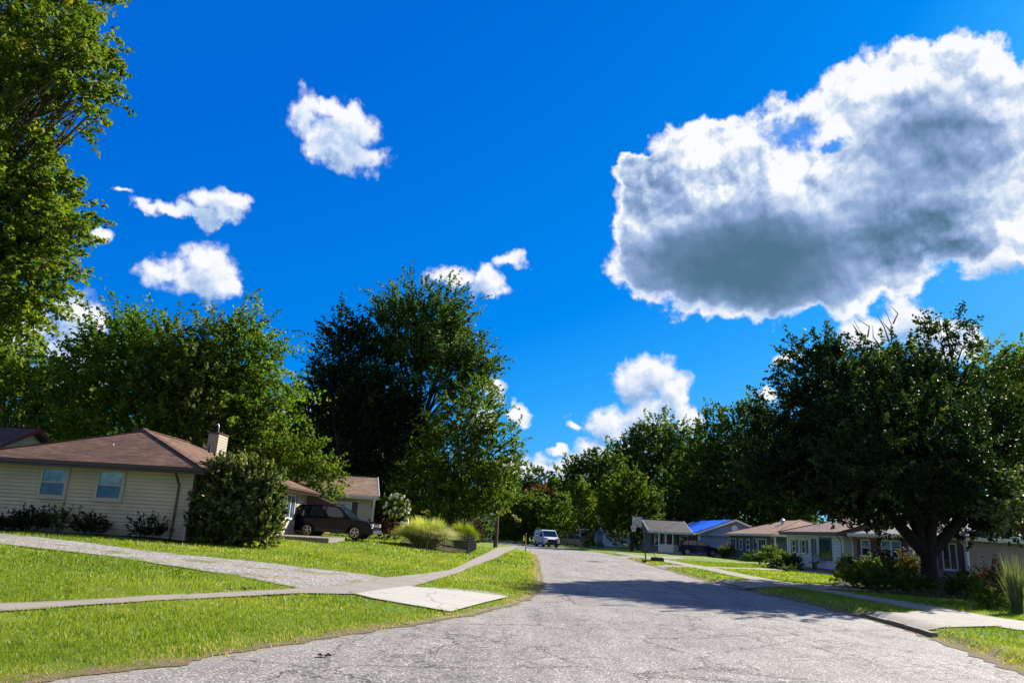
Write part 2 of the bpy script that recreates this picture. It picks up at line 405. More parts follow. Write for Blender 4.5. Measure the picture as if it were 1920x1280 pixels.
def asphalt_mat():
    m, g = newmat('asphalt'); pos = g.n('ShaderNodeNewGeometry').outputs['Position']; p2 = g.vm('MULTIPLY', pos, (1, 1, 0))
    at = g.n('ShaderNodeAttribute', attribute_name='edge').outputs['Fac']
    ag = g.vor(p2, 56, 'F1', 0, .5, 'Color'); sep = g.n('ShaderNodeSeparateColor'); g.put(sep.inputs[0], ag)
    a1 = sep.outputs[0]
    fine = g.noise(p2, 55, 3, .85)
    midn = g.noise(p2, 1.1, 6, .65); bign = g.noise(g.vm('MULTIPLY', p2, (1.0, .35, 1)), .35, 5, .6)
    base = g.mapr(midn, .25, .75, .155, .225)
    base = g.m('MULTIPLY', base, g.mapr(bign, .3, .7, .86, 1.16))
    base = g.m('MULTIPLY', base, g.mapr(a1, 0, 1, .66, 1.32))
    base = g.m('MULTIPLY', base, g.mapr(fine, .3, .7, .72, 1.28))
    light = g.mapr(sep.outputs[1], .86, .9); base = g.m('MULTIPLY_ADD', light, .26, base)
    dark = g.mapr(sep.outputs[2], .84, .88); base = g.m('MULTIPLY', base, g.m('MULTIPLY_ADD', dark, -.6, 1))
    col = g.vm('SCALE', (1.12, 1.03, .91), base)
    # cracks
    def cracks(sc_, wob, w, seedv, gate_lo, gate_hi):
        pw = g.vm('ADD', g.vm('ADD', p2, seedv), g.vm('SCALE', g.vm('SUBTRACT', g.noise(p2, sc_*2.2, 6, .7, out='Color'), (.5, .5, .5)), wob))
        dd = g.vor(pw, sc_, 'DISTANCE_TO_EDGE')
        ln = g.mapr(dd, w*.35, w, 1, 0)
        gate = g.mapr(g.noise(g.vm('ADD', p2, seedv), .33, 3, .6), gate_lo, gate_hi)
        return g.m('MULTIPLY', ln, gate)
    c1 = cracks(.42, 1.3, .013, (3, 7, 0), .36, .46)
    c2 = cracks(1.9, .42, .026, (11, 2, 0), .46, .56)
    c3 = cracks(6.0, .16, .06, (5, 1, 0), .50, .60)
    brk = g.mapr(g.noise(p2, 5, 4, .7), .36, .52)
    cr = g.m('MULTIPLY', g.m('MAXIMUM', c1, g.m('MULTIPLY', g.m('MAXIMUM', g.m('MULTIPLY', c2, .95), g.m('MULTIPLY', c3, .6)), brk)), .75)
    col = g.mix(cr, col, (.022, .02, .019))
    # old patch with tar seam
    sp = g.n('ShaderNodeSeparateXYZ'); g.put(sp.inputs[0], g.vm('ADD', p2, g.vm('SCALE', g.vm('SUBTRACT', g.noise(p2, 1.2, 3, out='Color'), (.5, .5, .5)), .25)))
    cx, cy_ = 3.7, 20.3
    bx = g.m('SUBTRACT', g.m('ABSOLUTE', g.m('SUBTRACT', sp.outputs[0], cx)), 1.85); by = g.m('SUBTRACT', g.m('ABSOLUTE', g.m('SUBTRACT', sp.outputs[1], cy_)), 1.6)
    bd = g.m('MAXIMUM', bx, by)
    col = g.mix(g.mapr(bd, .0, .03, .42, 0), col, (.155, .14, .132))
    col = g.mix(g.m('MULTIPLY', g.mapr(g.m('ABSOLUTE', bd), .015, .04, 1, 0), g.mapr(midn, .42, .5, .2, .85)), col, (.04, .04, .04))
    # thin tar and tyre streaks running along the road
    st = g.noise(g.vm('MULTIPLY', p2, (1.3, .07, 0)), 2.2, 5, .6)
    col = g.vm('SCALE', col, g.mapr(st, .3, .7, .84, 1.12))
    # gritty, grassy edge
    en = g.m('ADD', at, g.m('MULTIPLY_ADD', g.noise(p2, 3.2, 5, .75), .7, -.35))
    dirt = g.mix(g.noise(p2, 26, 4, .8), (.08, .055, .03), (.33, .27, .19))
    col = g.mix(g.mapr(en, .04, .20, 1, 0), col, dirt)
    col = g.mix(g.m('MULTIPLY', g.mapr(en, .1, .75, .35, 0), 1.0), col, (.27, .24, .2))
    h = g.m('ADD', g.m('MULTIPLY', a1, .6), g.m('MULTIPLY', cr, -1.6))
    return fin(m, g, P(g, col, .86, 0, .25, h, .7, .008))
def concrete_mat(name='concrete', c0=(.19, .165, .13), c1=(.30, .27, .22), joints=1.5, bright=1.0):
    m, g = newmat(name); pos = g.n('ShaderNodeNewGeometry').outputs['Position']; p2 = g.vm('MULTIPLY', pos, (1, 1, 0))
    c = g.mix(g.noise(p2, 1.6, 6, .7), c0, c1)
    c = g.vm('SCALE', c, g.mapr(g.noise(p2, 60, 3, .8), .3, .7, .8*bright, 1.2*bright))
    at = g.n('ShaderNodeAttribute', attribute_name='edge').outputs['Fac']
    en = g.m('ADD', at, g.m('MULTIPLY_ADD', g.noise(p2, 5, 4, .7), .3, -.15))
    c = g.mix(g.mapr(en, .0, .12, .75, 0), c, (.15, .12, .06))
    cr = g.vor(g.vm('ADD', p2, g.vm('SCALE', g.noise(p2, 2, 5, out='Color'), .6)), .5, 'DISTANCE_TO_EDGE')
    c = g.mix(g.mapr(cr, .002, .006, .7, 0), c, (.06, .055, .05))
    if joints:
        s = g.n('ShaderNodeSeparateXYZ'); g.put(s.inputs[0], p2)
        j = g.m('ABSOLUTE', g.m('SUBTRACT', g.m('FRACT', g.m('DIVIDE', g.m('MULTIPLY_ADD', s.outputs[0], .2, s.outputs[1]), joints)), .5))
        c = g.mix(g.mapr(j, .488, .497, 0, .7), c, (.08, .07, .055))
    return fin(m, g, P(g, c, .85, 0, .2, g.noise(p2, 90, 3), .3, .004))
def gravel_mat():
    m, g = newmat('gravel'); pos = g.n('ShaderNodeNewGeometry').outputs['Position']; p2 = g.vm('MULTIPLY', pos, (1, 1, 0))
    v1 = g.vor(p2, 34, 'F1', 0, .5, 'Color'); s = g.n('ShaderNodeSeparateColor'); g.put(s.inputs[0], v1)
    d1 = g.vor(p2, 34, 'F1', 0, .5)
    stone = g.ramp(s.outputs[0], [(0, (.07, .06, .05)), (.35, (.21, .19, .17)), (.7, (.33, .31, .28)), (1, (.60, .58, .54))])
    dirt = g.mix(g.noise(p2, 8, 5, .7), (.20, .15, .10), (.38, .31, .22))
    sx = g.n('ShaderNodeSeparateXYZ'); g.put(sx.inputs[0], p2)
    at = g.n('ShaderNodeAttribute', attribute_name='edge').outputs['Fac']
    patch = g.noise(g.vm('MULTIPLY', p2, (.5, 1.2, 0)), .75, 5, .65)
    c = g.mix(g.mapr(patch, .50, .66, 0, .85), stone, dirt)
    c = g.vm('SCALE', c, g.mapr(g.noise(p2, 12, 4, .8), .3, .7, .7, 1.25))
    c = g.mix(g.m('MULTIPLY', g.mapr(g.noise(p2, .9, 7, .8), .52, .60), .9), c, (.13, .15, .025))
    en = g.m('ADD', at, g.m('MULTIPLY_ADD', g.noise(p2, 2.5, 5, .75), .9, -.45))
    c = g.mix(g.mapr(en, .0, .22, 1, 0), c, (.12, .13, .02))
    return fin(m, g, P(g, c, .9, 0, .2, g.m('SUBTRACT', 1, d1), .8, .02))

g_lawn = link('ground', terrain(), lawn_mat(), smooth=True); tag(g_lawn, kind='structure', label='mown green lawns on both sides of the street')
asphalt = asphalt_mat(); conc = concrete_mat(); gravel = gravel_mat()
conc_new = concrete_mat('pale_concrete', (.33, .31, .26), (.42, .395, .34), 0, 1.0)
def pad(p, n): return p
road = strip('road', ROAD_L, ROAD_R, asphalt, dz=0, step=.5, cols=22, zf=lambda x, y: .0*x, label='cracked grey asphalt street bending out of sight')
def crown(x, y): return 0*x
def gp(pts): return [G(*p) for p in pts]
# sidewalks / drives: (far edge pixels, near edge pixels)
SW_L_A = gp([(-420, 1150), (0, 1133), (100, 1129), (200, 1123), (300, 1116.5), (400, 1113), (480, 1108), (560, 1104), (640, 1097), (728, 1083), (794, 1076), (841, 1069), (872, 1057), (884, 1049), (905, 1040), (928, 1029), (936, 1025)])
SW_L_B = gp([(-420, 1170), (0, 1148), (100, 1141), (200, 1134), (300, 1127), (400, 1122), (480, 1118), (570, 1113), (666, 1115), (775, 1101), (819, 1087), (862, 1074), (887, 1062), (905, 1056), (928, 1047), (962, 1030), (968, 1026)])
strip('sidewalk', SW_L_A, SW_L_B, conc, dz=.022, step=.3, cols=5, label='narrow worn concrete sidewalk along the left lawns', rag=.03)
DR_A = gp([(-300, 985), (0, 1000), (100, 1010), (150, 1016), (260, 1030), (350, 1040), (475, 1052), (590, 1066), (653, 1072), (722, 1082), (760, 1085)])
DR_B = gp([(-300, 1003), (0, 1020), (125, 1034), (225, 1046), (325, 1062), (400, 1074), (475, 1086), (550, 1100), (560, 1106), (600, 1112), (665, 1114)])
strip('driveway', DR_A, DR_B, gravel, dz=.014, step=.35, cols=12, label='pale gravel driveway crossing the left lawn', rag=.08, seed=2)
AP_A = gp([(664, 1115), (700, 1124), (769, 1136), (844, 1149)]); AP_B = gp([(764, 1100), (806, 1104), (880, 1110), (955, 1120)])
strip('driveway_apron', AP_A, AP_B, conc_new, dz=.032, step=.3, cols=8, label='bright new concrete apron where the gravel driveway meets the street')
GR_A = gp([(790, 1100), (850, 1104), (910, 1108), (955, 1117)]); GR_B = gp([(800, 1105), (860, 1109), (900, 1113), (950, 1121)])
strip('gravel', GR_A, GR_B, gravel, dz=.026, step=.2, cols=4, label='loose grey gravel beside the white apron', rag=.04, seed=5)
SW_R_B = gp([(1160, 1036), (1194, 1040), (1266, 1052), (1344, 1066), (1406, 1079), (1491, 1094), (1528, 1101), (1620, 1116), (1715, 1131), (1750, 1137), (1807, 1147), (1865, 1157), (1920, 1165), (2200, 1215), (2700, 1300)])
SW_R_A = gp([(1150, 1037), (1180, 1041), (1244, 1053), (1325, 1069), (1390, 1083), (1440, 1093), (1527, 1107), (1615, 1123), (1715, 1142), (1750, 1149), (1807, 1162), (1865, 1175), (1920, 1183), (2200, 1238), (2700, 1340)])
strip('sidewalk', SW_R_A, SW_R_B, conc, dz=.02, step=.35, cols=5, label='concrete sidewalk along the right front lawns', rag=.03, seed=3)
strip('driveway_apron', gp([(1618, 1153), (1680, 1150.5), (1719, 1147), (1740, 1146)]), gp([(1722, 1184), (1760, 1180), (1830, 1176), (1880, 1175)]), conc, dz=.03, step=.3, cols=6, label='concrete ramp between street and right sidewalk beside the curb')
strip('driveway_apron', gp([(1340, 1089.5), (1380, 1088.5), (1425, 1088)]), gp([(1372, 1103), (1430, 1101), (1500, 1101)]), conc, dz=.028, step=.4, cols=4, label='concrete drive mouth in front of the white house')
strip('driveway', gp([(1485, 1094), (1570, 1097), (1640, 1101), (1690, 1103)]), gp([(1528, 1103), (1580, 1106), (1640, 1109), (1690, 1110)]), conc, dz=.03, step=.5, cols=4, label='concrete drive running behind the flower bed')
strip('footpath', gp([(1225, 1061), (1290, 1061), (1350, 1063), (1470, 1066), (1560, 1073)]), gp([(1245, 1066), (1290, 1063.6), (1350, 1065.5), (1470, 1069), (1560, 1077)]), conc, dz=.016, step=.6, cols=3, label='thin tan path over the lawn to the white house', rag=.05, seed=8)
strip('driveway', gp([(1140, 1042), (1200, 1042.5), (1270, 1043)]), gp([(1155, 1046), (1215, 1046.5), (1290, 1047)]), conc, dz=.012, step=.8, cols=3, label='drive beside the blue tarp house')
strip('driveway', [(5.5, 113), (9, 114), (16, 115)], [(6.6, 107), (10, 109), (17, 110)], conc, dz=.012, step=.8, cols=3, label='distant drive under the tan wagon')
# curbs
def curb(name, px, label, w=.16, h=.11):
    pts = [Vector(p) for p in px]; m = MB()
    for k, (a, b) in enumerate(zip(pts[:-1], pts[1:])):
        d = (b-a).normalized(); n = Vector((-d.y, d.x, 0)); L = (b-a).length; s = max(1, int(L/1.2))
        for i in range(s):
            p = a+(b-a)*(i/s)+d*.008; q = a+(b-a)*((i+1)/s)-d*.008
            hh = h+random.uniform(-.008, .008)
            m.add([p, q, q+n*w, p+n*w]+[v+Vector((0, 0, hh)) for v in (p, q, q+n*w, p+n*w)], [(3, 2, 1, 0), (4, 5, 6, 7), (0, 1, 5, 4), (1, 2, 6, 5), (2, 3, 7, 6), (3, 0, 4, 7)])
    o = m.build(name, conc, bevel=.012); tag(o, label, kind='structure'); return o
random.seed(3)
def edge_pts(E, y0, y1, off=0):
    ys = np.arange(y0, y1, .8); return [(float(interp(y, E))+off, float(y), -.03) for y in ys]
curb('curb', edge_pts(ROAD_L, 13.0, 20.0, .02), 'low broken concrete curb below the white apron', .2, .055)
curb('curb', [tuple(p) for p in edge_pts(ROAD_R, 15.6, 20.4, 0)][::-1], 'raised dark concrete curb under the right ramp', .14, .115)
curb('curb', edge_pts(ROAD_R, 28.6, 31.2, 0)[::-1], 'short curb at the drive mouth of the white house', .15, .12)
curb('curb', [(float(interp(y, ROAD_L))-.02, float(y), -.03) for y in np.arange(26, 33, .9)], 'broken chips of curb on the left verge', .14, .07)

# a ragged band of bare soil and thatch where the lawns meet the asphalt
def vergemat():
    m, g = newmat('verge_soil'); pos = g.n('ShaderNodeNewGeometry').outputs['Position']; p2 = g.vm('MULTIPLY', pos, (1, 1, 0))
    c = g.mix(g.mapr(g.noise(p2, 22, 4, .8), .3, .7), (.05, .032, .018), (.30, .23, .14))
    c = g.mix(g.mapr(g.noise(p2, 3, 5, .7), .5, .62), c, (.10, .13, .02))
    return fin(m, g, P(g, c, .95, 0, .1, g.noise(p2, 40, 4, .8), 1., .02))
VSOIL = vergemat()
def band(E, y0, y1, a, b): return [(float(interp(y, E))+a, float(y)) for y in np.arange(y0, y1, .5)], [(float(interp(y, E))+b, float(y)) for y in np.arange(y0, y1, .5)]
p_, q_ = band(ROAD_L, 0, 60, -.20, .08); strip('verge', p_, q_, VSOIL, dz=.008, step=.12, cols=4, label='ragged strip of bare soil along the left asphalt edge', rag=.11, seed=9)
p_, q_ = band(ROAD_R, 6, 60, -.14, .22); strip('verge', p_, q_, VSOIL, dz=.008, step=.12, cols=4, label='ragged strip of bare soil along the right asphalt edge', rag=.14, seed=10)
# ---------------------------------------------------------------- vegetation
def leafmat(name, stops, trans=.38, tcol=(1.25, 1.35, .35), rough=.6, spec=.16):
    m, g = newmat(name)
    t = g.n('ShaderNodeAttribute', attribute_name='tint').outputs['Fac']
    c = g.ramp(t, stops)
    b = P(g, c, rough, 0, spec)
    tr = g.n('ShaderNodeBsdfTranslucent'); g.put(tr.inputs[0], g.vm('MULTIPLY', c, tcol))
    mx = g.n('ShaderNodeMixShader'); mx.inputs[0].default_value = trans
    m.node_tree.links.new(b, mx.inputs[1]); m.node_tree.links.new(tr.outputs[0], mx.inputs[2])
    return fin(m, g, mx.outputs[0])
LEAF = {
 'mid': leafmat('leaf_mid', [(0, (.036, .080, .010)), (.5, (.085, .155, .016)), (.85, (.15, .215, .024)), (1, (.21, .22, .04))], .48),
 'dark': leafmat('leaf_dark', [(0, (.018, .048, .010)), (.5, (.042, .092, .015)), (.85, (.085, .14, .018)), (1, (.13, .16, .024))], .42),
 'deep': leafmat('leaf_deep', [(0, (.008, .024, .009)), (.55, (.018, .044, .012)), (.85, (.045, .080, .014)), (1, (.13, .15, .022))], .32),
 'olive': leafmat('leaf_olive', [(0, (.020, .040, .010)), (.5, (.065, .100, .024)), (.85, (.15, .18, .055)), (1, (.30, .29, .14))], .38),
 'warm': leafmat('leaf_warm', [(0, (.036, .076, .009)), (.5, (.092, .150, .015)), (.85, (.165, .20, .022)), (1, (.23, .19, .04))], .48),
 'lime': leafmat('leaf_lime', [(0, (.035, .07, .010)), (.5, (.075, .12, .014)), (.85, (.13, .165, .02)), (1, (.19, .18, .03))]),
 'silver': leafmat('leaf_silver', [(0, (.06, .09, .04)), (.5, (.13, .17, .08)), (1, (.28, .32, .2))]),
 'red': leafmat('leaf_red', [(0, (.06, .02, .012)), (.5, (.13, .05, .02)), (.8, (.10, .08, .02)), (1, (.20, .09, .03))]),
 'purple': leafmat('leaf_purple', [(0, (.03, .012, .015)), (.6, (.07, .025, .025)), (1, (.11, .06, .03))], .2),
 'rust': leafmat('leaf_rust', [(0, (.04, .06, .01)), (.55, (.10, .10, .02)), (.8, (.15, .11, .03)), (1, (.24, .12, .05))]),
}
def barkmat(name, a, b):
    m, g = newmat(name); pos = g.n('ShaderNodeNewGeometry').outputs['Position']
    n = g.noise(g.vm('MULTIPLY', pos, (1, 1, .25)), 12, 5, .7)
    return fin(m, g, P(g, g.mix(n, a, b), .9, 0, .2, n, 1., .03))
BARK = barkmat('bark', (.03, .022, .016), (.12, .10, .08)); BARK_D = barkmat('bark_dark', (.012, .009, .008), (.045, .036, .030)); BARK_G = barkmat('bark_grey', (.09, .08, .07), (.24, .22, .19))

def nrm(a): return a/np.maximum(np.linalg.norm(a, axis=-1, keepdims=True), 1e-9)
def leaf_mesh(name, c, axis, nor, size, tint, wide=.62, fold=.18):
    n = len(c); axis = nrm(axis); side = nrm(np.cross(axis, nor)); up = np.cross(side, axis)
    s = size[:, None]
    v0 = c-axis*s*.5; v2 = c+axis*s*.5-up*s*.12
    v1 = c-side*s*wide*.5+up*s*fold-axis*s*.06; v3 = c+side*s*wide*.5+up*s*fold-axis*s*.06
    V = np.stack([v0, v1, v2, v3], 1).reshape(-1, 3)
    Fc = np.arange(n*4).reshape(-1, 4)
    return mesh_np(name, V, Fc, np.full(n, 4), {'tint': np.repeat(tint, 4)})
def lump(d, seed, f=3.2):
    r = np.random.default_rng(seed); k = r.normal(size=(5, 3))*f; ph = r.uniform(0, 6.28, 5)
    return np.sin(d@k.T+ph).mean(1)
def crown_leaves(blobs, size, rng, cover=2.4, spray=.8, upw=.45, n_spray=26, thin=.30, plume=0, seed=1, lumpy=.22, tmix=.5):
    Cc, A, N, S, T, ends = [], [], [], [], [], []
    for bi, b in enumerate(blobs):
        c0 = np.array(b[:3], float); rr = np.array(b[3:6], float); dens = b[6] if len(b) > 6 else 1.
        r = rr.prod()**(1/3); nl = cover*4*math.pi*r*r/(.36*size*size)*.5*dens
        ns = max(4, int(nl/n_spray))
        d = nrm(rng.normal(size=(ns, 3)))
        low = d[:, 2] < -.35; d[low, 2] *= .45; d = nrm(d)
        rf = rng.uniform(.12, 1, ns)**(.42)
        rf = rf*(1+lumpy*2*lump(d, seed*31+bi)+rng.normal(size=ns)*.05)
        p = c0+d*rf[:, None]*rr
        L = spray*rng.uniform(.6, 1.3, ns)*(1+plume*(rf > .8)*rng.uniform(0, 1.3, ns))
        ax = nrm(d*np.array([.8, .8, .5])+np.array([0, 0, upw])+rng.normal(size=(ns, 3))*.32)
        ends.append(p)
        t = rng.uniform(0, 1, (ns, n_spray))
        wdt = L[:, None]*thin*(1-.65*t)
        cc = p[:, None]+ax[:, None]*(t*L[:, None])[..., None]+nrm(rng.normal(size=(ns, n_spray, 3)))*(wdt*rng.uniform(.2, 1, (ns, n_spray)))[..., None]
        cc[..., 2] -= (t**2*L[:, None])*.10
        aa = ax[:, None]*.7+nrm(rng.normal(size=(ns, n_spray, 3)))*.9
        nn = np.array([0, 0, .75])+rng.normal(size=(ns, n_spray, 3))*.55+d[:, None]*.3
        st = np.clip(rng.normal(tmix, .2, ns)+.12*lump(p*.35, seed+5, 1.), 0, 1)
        tt = np.clip(st[:, None]+rng.normal(size=(ns, n_spray))*.13+(t-.5)*.12, 0, 1)
        Cc.append(cc.reshape(-1, 3)); A.append(aa.reshape(-1, 3)); N.append(nn.reshape(-1, 3))
        S.append((size*rng.uniform(.65, 1.3, (ns, n_spray))).ravel()); T.append(tt.ravel())
    return [np.concatenate(q) for q in (Cc, A, N, S, T)], ends
def limb(mb, a, b, r0, r1, rng, n=6, sag=.12, sides=7):
    a = np.array(a, float); b = np.array(b, float); L = np.linalg.norm(b-a)
    off = rng.normal(size=3)*L*.05; off[2] = abs(off[2])
    mid = (a+b)/2+off; mid[2] -= sag*L*(0 if abs(b[0]-a[0])+abs(b[1]-a[1]) < .3*L else 1)*.6
    ts = np.linspace(0, 1, n); pts = [(1-t)**2*a+2*t*(1-t)*mid+t*t*b+rng.normal(size=3)*L*.008 for t in ts]
    mb.tube([tuple(q) for q in pts], [r0*(1-t)+r1*t for t in ts], sides)
    return pts
def tree(name, label, base, blobs, leaf, size, trunk_r=.3, fork=.3, seed=1, bark=None, cat='tree', group=None, twigs=3, lean=(0, 0), forks=None, crown_name='crown', mains=False, **kw):
    """base (x,y,z); blobs in world coordinates (x,y,z,rx,ry,rz[,density])"""
    rng = np.random.default_rng(seed); base = np.array(base, float)
    t = thing(name, label, cat, tuple(base), group=group)
    loc = [tuple(np.array(b[:3])-base)+tuple(b[3:]) for b in blobs]
    top = max(b[2]+b[5]*.6 for b in loc)
    cx = np.mean([b[0] for b in loc]); cyy = np.mean([b[1] for b in loc])
    (c, a, n, s, tt), ends = crown_leaves(loc, size, rng, seed=seed, **kw)
    cr = link(crown_name, leaf_mesh(crown_name, c, a, n, s, tt), LEAF[leaf], t)
    m = MB(); fk = np.array([lean[0], lean[1], top*fork])
    m.tube([(0, 0, -.25), (0, 0, .0), (lean[0]*.15, lean[1]*.15, fk[2]*.22), (lean[0]*.5, lean[1]*.5, fk[2]*.6), tuple(fk)], [trunk_r*1.55, trunk_r*1.3, trunk_r*1.02, trunk_r*.9, trunk_r*.85], 12)
    if mains:
        for q in forks: m.tube([tuple(fk-np.array([0, 0, .55])), tuple(fk*.5+np.array(q)*.5+np.array([q[0]*.12, 0, -.25])), q, (q[0]*1.25, q[1]*1.2, q[2]+1.2)], [trunk_r*.85, trunk_r*.62, trunk_r*.5, trunk_r*.4], 10)
    for bi, b in enumerate(loc):
        e = np.array(b[:3]); st = fk.copy()
        if forks: st = np.array(forks[bi % len(forks)])
        elif e[2] < fk[2]: st[2] = max(e[2]*.55, fk[2]*.55)
        rl = trunk_r*.5*min(1, (b[3]/3)**.5)
        pts = limb(m, st-np.array([0, 0, trunk_r*.6]), e, max(rl, .05), max(rl*.35, .03), rng)
        pe = ends[bi]
        for k in range(int(twigs*2)):
            q = pe[rng.integers(len(pe))]; limb(m, pts[rng.integers(2, 6)], q, max(rl*.3, .025), .012, rng, 4, .05, 4)
    m.build('trunk', bark or BARK, t, smooth=True, fixn=False)
    return t
def pxb(u, v, r, Y, rz=None, ry=None, dens=1., dy=0):
    x, y, z = W(u, v, Y+dy); k = (Y+dy)/F
    return (x, y, z, r*k, (ry or r)*k, (rz or r)*k, dens)
def gz(x, y): return (x, y, float(H(x, y)))

def shrub(name, label, base, blobs, leaf, size, seed=1, group=None, cat='shrub', stems=6, part='foliage', **kw):
    rng = np.random.default_rng(seed); t = thing(name, label, cat, base, group=group)
    kw.setdefault('spray', .28); kw.setdefault('n_spray', 14); kw.setdefault('upw', .5)
    (c, a, n, s, tt), ends = crown_leaves(blobs, size, rng, seed=seed, **kw)
    link(part, leaf_mesh(part, c, a, n, s, tt), LEAF[leaf], t)
    m = MB()
    for k in range(stems):
        b = blobs[k % len(blobs)]; e = np.array(b[:3])+rng.normal(size=3)*np.array(b[3:6])*.4; e[2] = max(e[2], .15)
        limb(m, (rng.normal()*.06, rng.normal()*.06, -.05), e, .025, .008, rng, 5, 0, 5)
    m.build('stem', BARK, t, fixn=False)
    return t, ends
def flowers(t, pts, r, material, name='flower', rng=None, squash=1.):
    """flower heads as small knobbly balls, one child each"""
    for p in pts:
        bm = bmesh.new(); bmesh.ops.create_icosphere(bm, subdivisions=2, radius=r)
        for v in bm.verts:
            v.co *= 1+rng.uniform(-.25, .25); v.co.z *= squash
        me = bpy.data.meshes.new(name); bm.to_mesh(me); bm.free()
        o = link(name, me, material, t); o.location = p
def blade_tuft(name, label, base, h, r, n, stops, seed=1, width=.012, arch=1.0, group=None, plumes=0, upright=False, trans=.4):
    rng = np.random.default_rng(seed)
    th = rng.uniform(0, 2*math.pi, n); out = rng.uniform(.08, 1, n)**.7; L = h*rng.uniform(.7, 1.25, n)
    segs = 6; V = np.zeros((n, segs+1, 2, 3)); b0 = np.stack([np.cos(th), np.sin(th)], -1)*(rng.uniform(0, .30, n)*r)[:, None]
    b0 += rng.normal(size=(n, 2))*r*.06
    tw = th+rng.normal(size=n)*.5
    for k in range(segs+1):
        t = k/segs
        rad = out*r*(t**1.5)*arch*1.0
        z = L*(t-(.62*out*arch if not upright else .1*out)*t**2.6)
        px = b0[:, 0]+np.cos(tw)*rad; py = b0[:, 1]+np.sin(tw)*rad
        w = width*(1-t**2*.92)*rng.uniform(.8, 1.2)
        sx_, sy_ = -np.sin(tw+.6), np.cos(tw+.6)
        V[:, k, 0] = np.stack([px-sx_*w, py-sy_*w, z], -1); V[:, k, 1] = np.stack([px+sx_*w, py+sy_*w, z+.002], -1)
    base_i = np.arange(n)[:, None]*(segs+1)*2+np.arange(segs)[None]*2
    Fc = np.stack([base_i, base_i+1, base_i+3, base_i+2], -1).reshape(-1, 4)
    tint = np.repeat(np.clip(rng.normal(.5, .22, n), 0, 1), (segs+1)*2)
    tint = np.clip(tint+np.tile(np.repeat(np.linspace(-.2, .25, segs+1), 2), n), 0, 1)
    t = thing(name, label, 'plant', base, group=group)
    me = mesh_np('blades', V.reshape(-1, 3), Fc, np.full(len(Fc), 4), {'tint': tint})
    link('blades', me, leafmat('blade', stops, trans, (1.2, 1.25, .5)), t)
    if plumes:
        m = MB()
        for k in range(plumes):
            a = rng.uniform(0, 6.28); o = rng.uniform(.2, .9)*r*arch; z = h*rng.uniform(1.0, 1.25)
            p0 = (math.cos(a)*.1*r, math.sin(a)*.1*r, 0); p1 = (math.cos(a)*o*.6, math.sin(a)*o*.6, z*.8); p2 = (math.cos(a)*o, math.sin(a)*o, z)
            m.tube([p0, p1], .004, 4); m.tube([p1, tuple((np.array(p1)+p2)/2), p2], [.008, .022, .006], 5)
        m.build('seed_head', mat('seed_head', (.30, .24, .13), .8), t, fixn=False)
    return t

# ---- mown grass blades near the viewer (uncountable)
def in_poly(x, y, poly):
    c = np.zeros(x.shape, bool); n = len(poly)
    for i in range(n):
        x1, y1 = poly[i][:2]; x2, y2 = poly[(i+1) % n][:2]
        if y1 == y2: continue
        k = ((y1 > y) != (y2 > y)) & (x < (x2-x1)*(y-y1)/(y2-y1)+x1); c ^= k
    return c
PAVED = [SW_L_A+SW_L_B[::-1], DR_A+DR_B[::-1], AP_A+AP_B[::-1], SW_R_A+SW_R_B[::-1],
         gp([(1618, 1153), (1680, 1150.5), (1719, 1147), (1740, 1146)])+gp([(1722, 1184), (1760, 1180), (1830, 1176), (1880, 1175)])[::-1],
         gp([(1340, 1089.5), (1380, 1088.5), (1425, 1088)])+gp([(1372, 1103), (1430, 1101), (1500, 1101)])[::-1],
         gp([(1485, 1094), (1570, 1097), (1640, 1101), (1690, 1103)])+gp([(1528, 1103), (1580, 1106), (1640, 1109), (1690, 1110)])[::-1],
         gp([(1225, 1061), (1290, 1061), (1350, 1063), (1470, 1066), (1560, 1073)])+gp([(1245, 1066), (1290, 1063.6), (1350, 1065.5), (1470, 1069), (1560, 1077)])[::-1]]
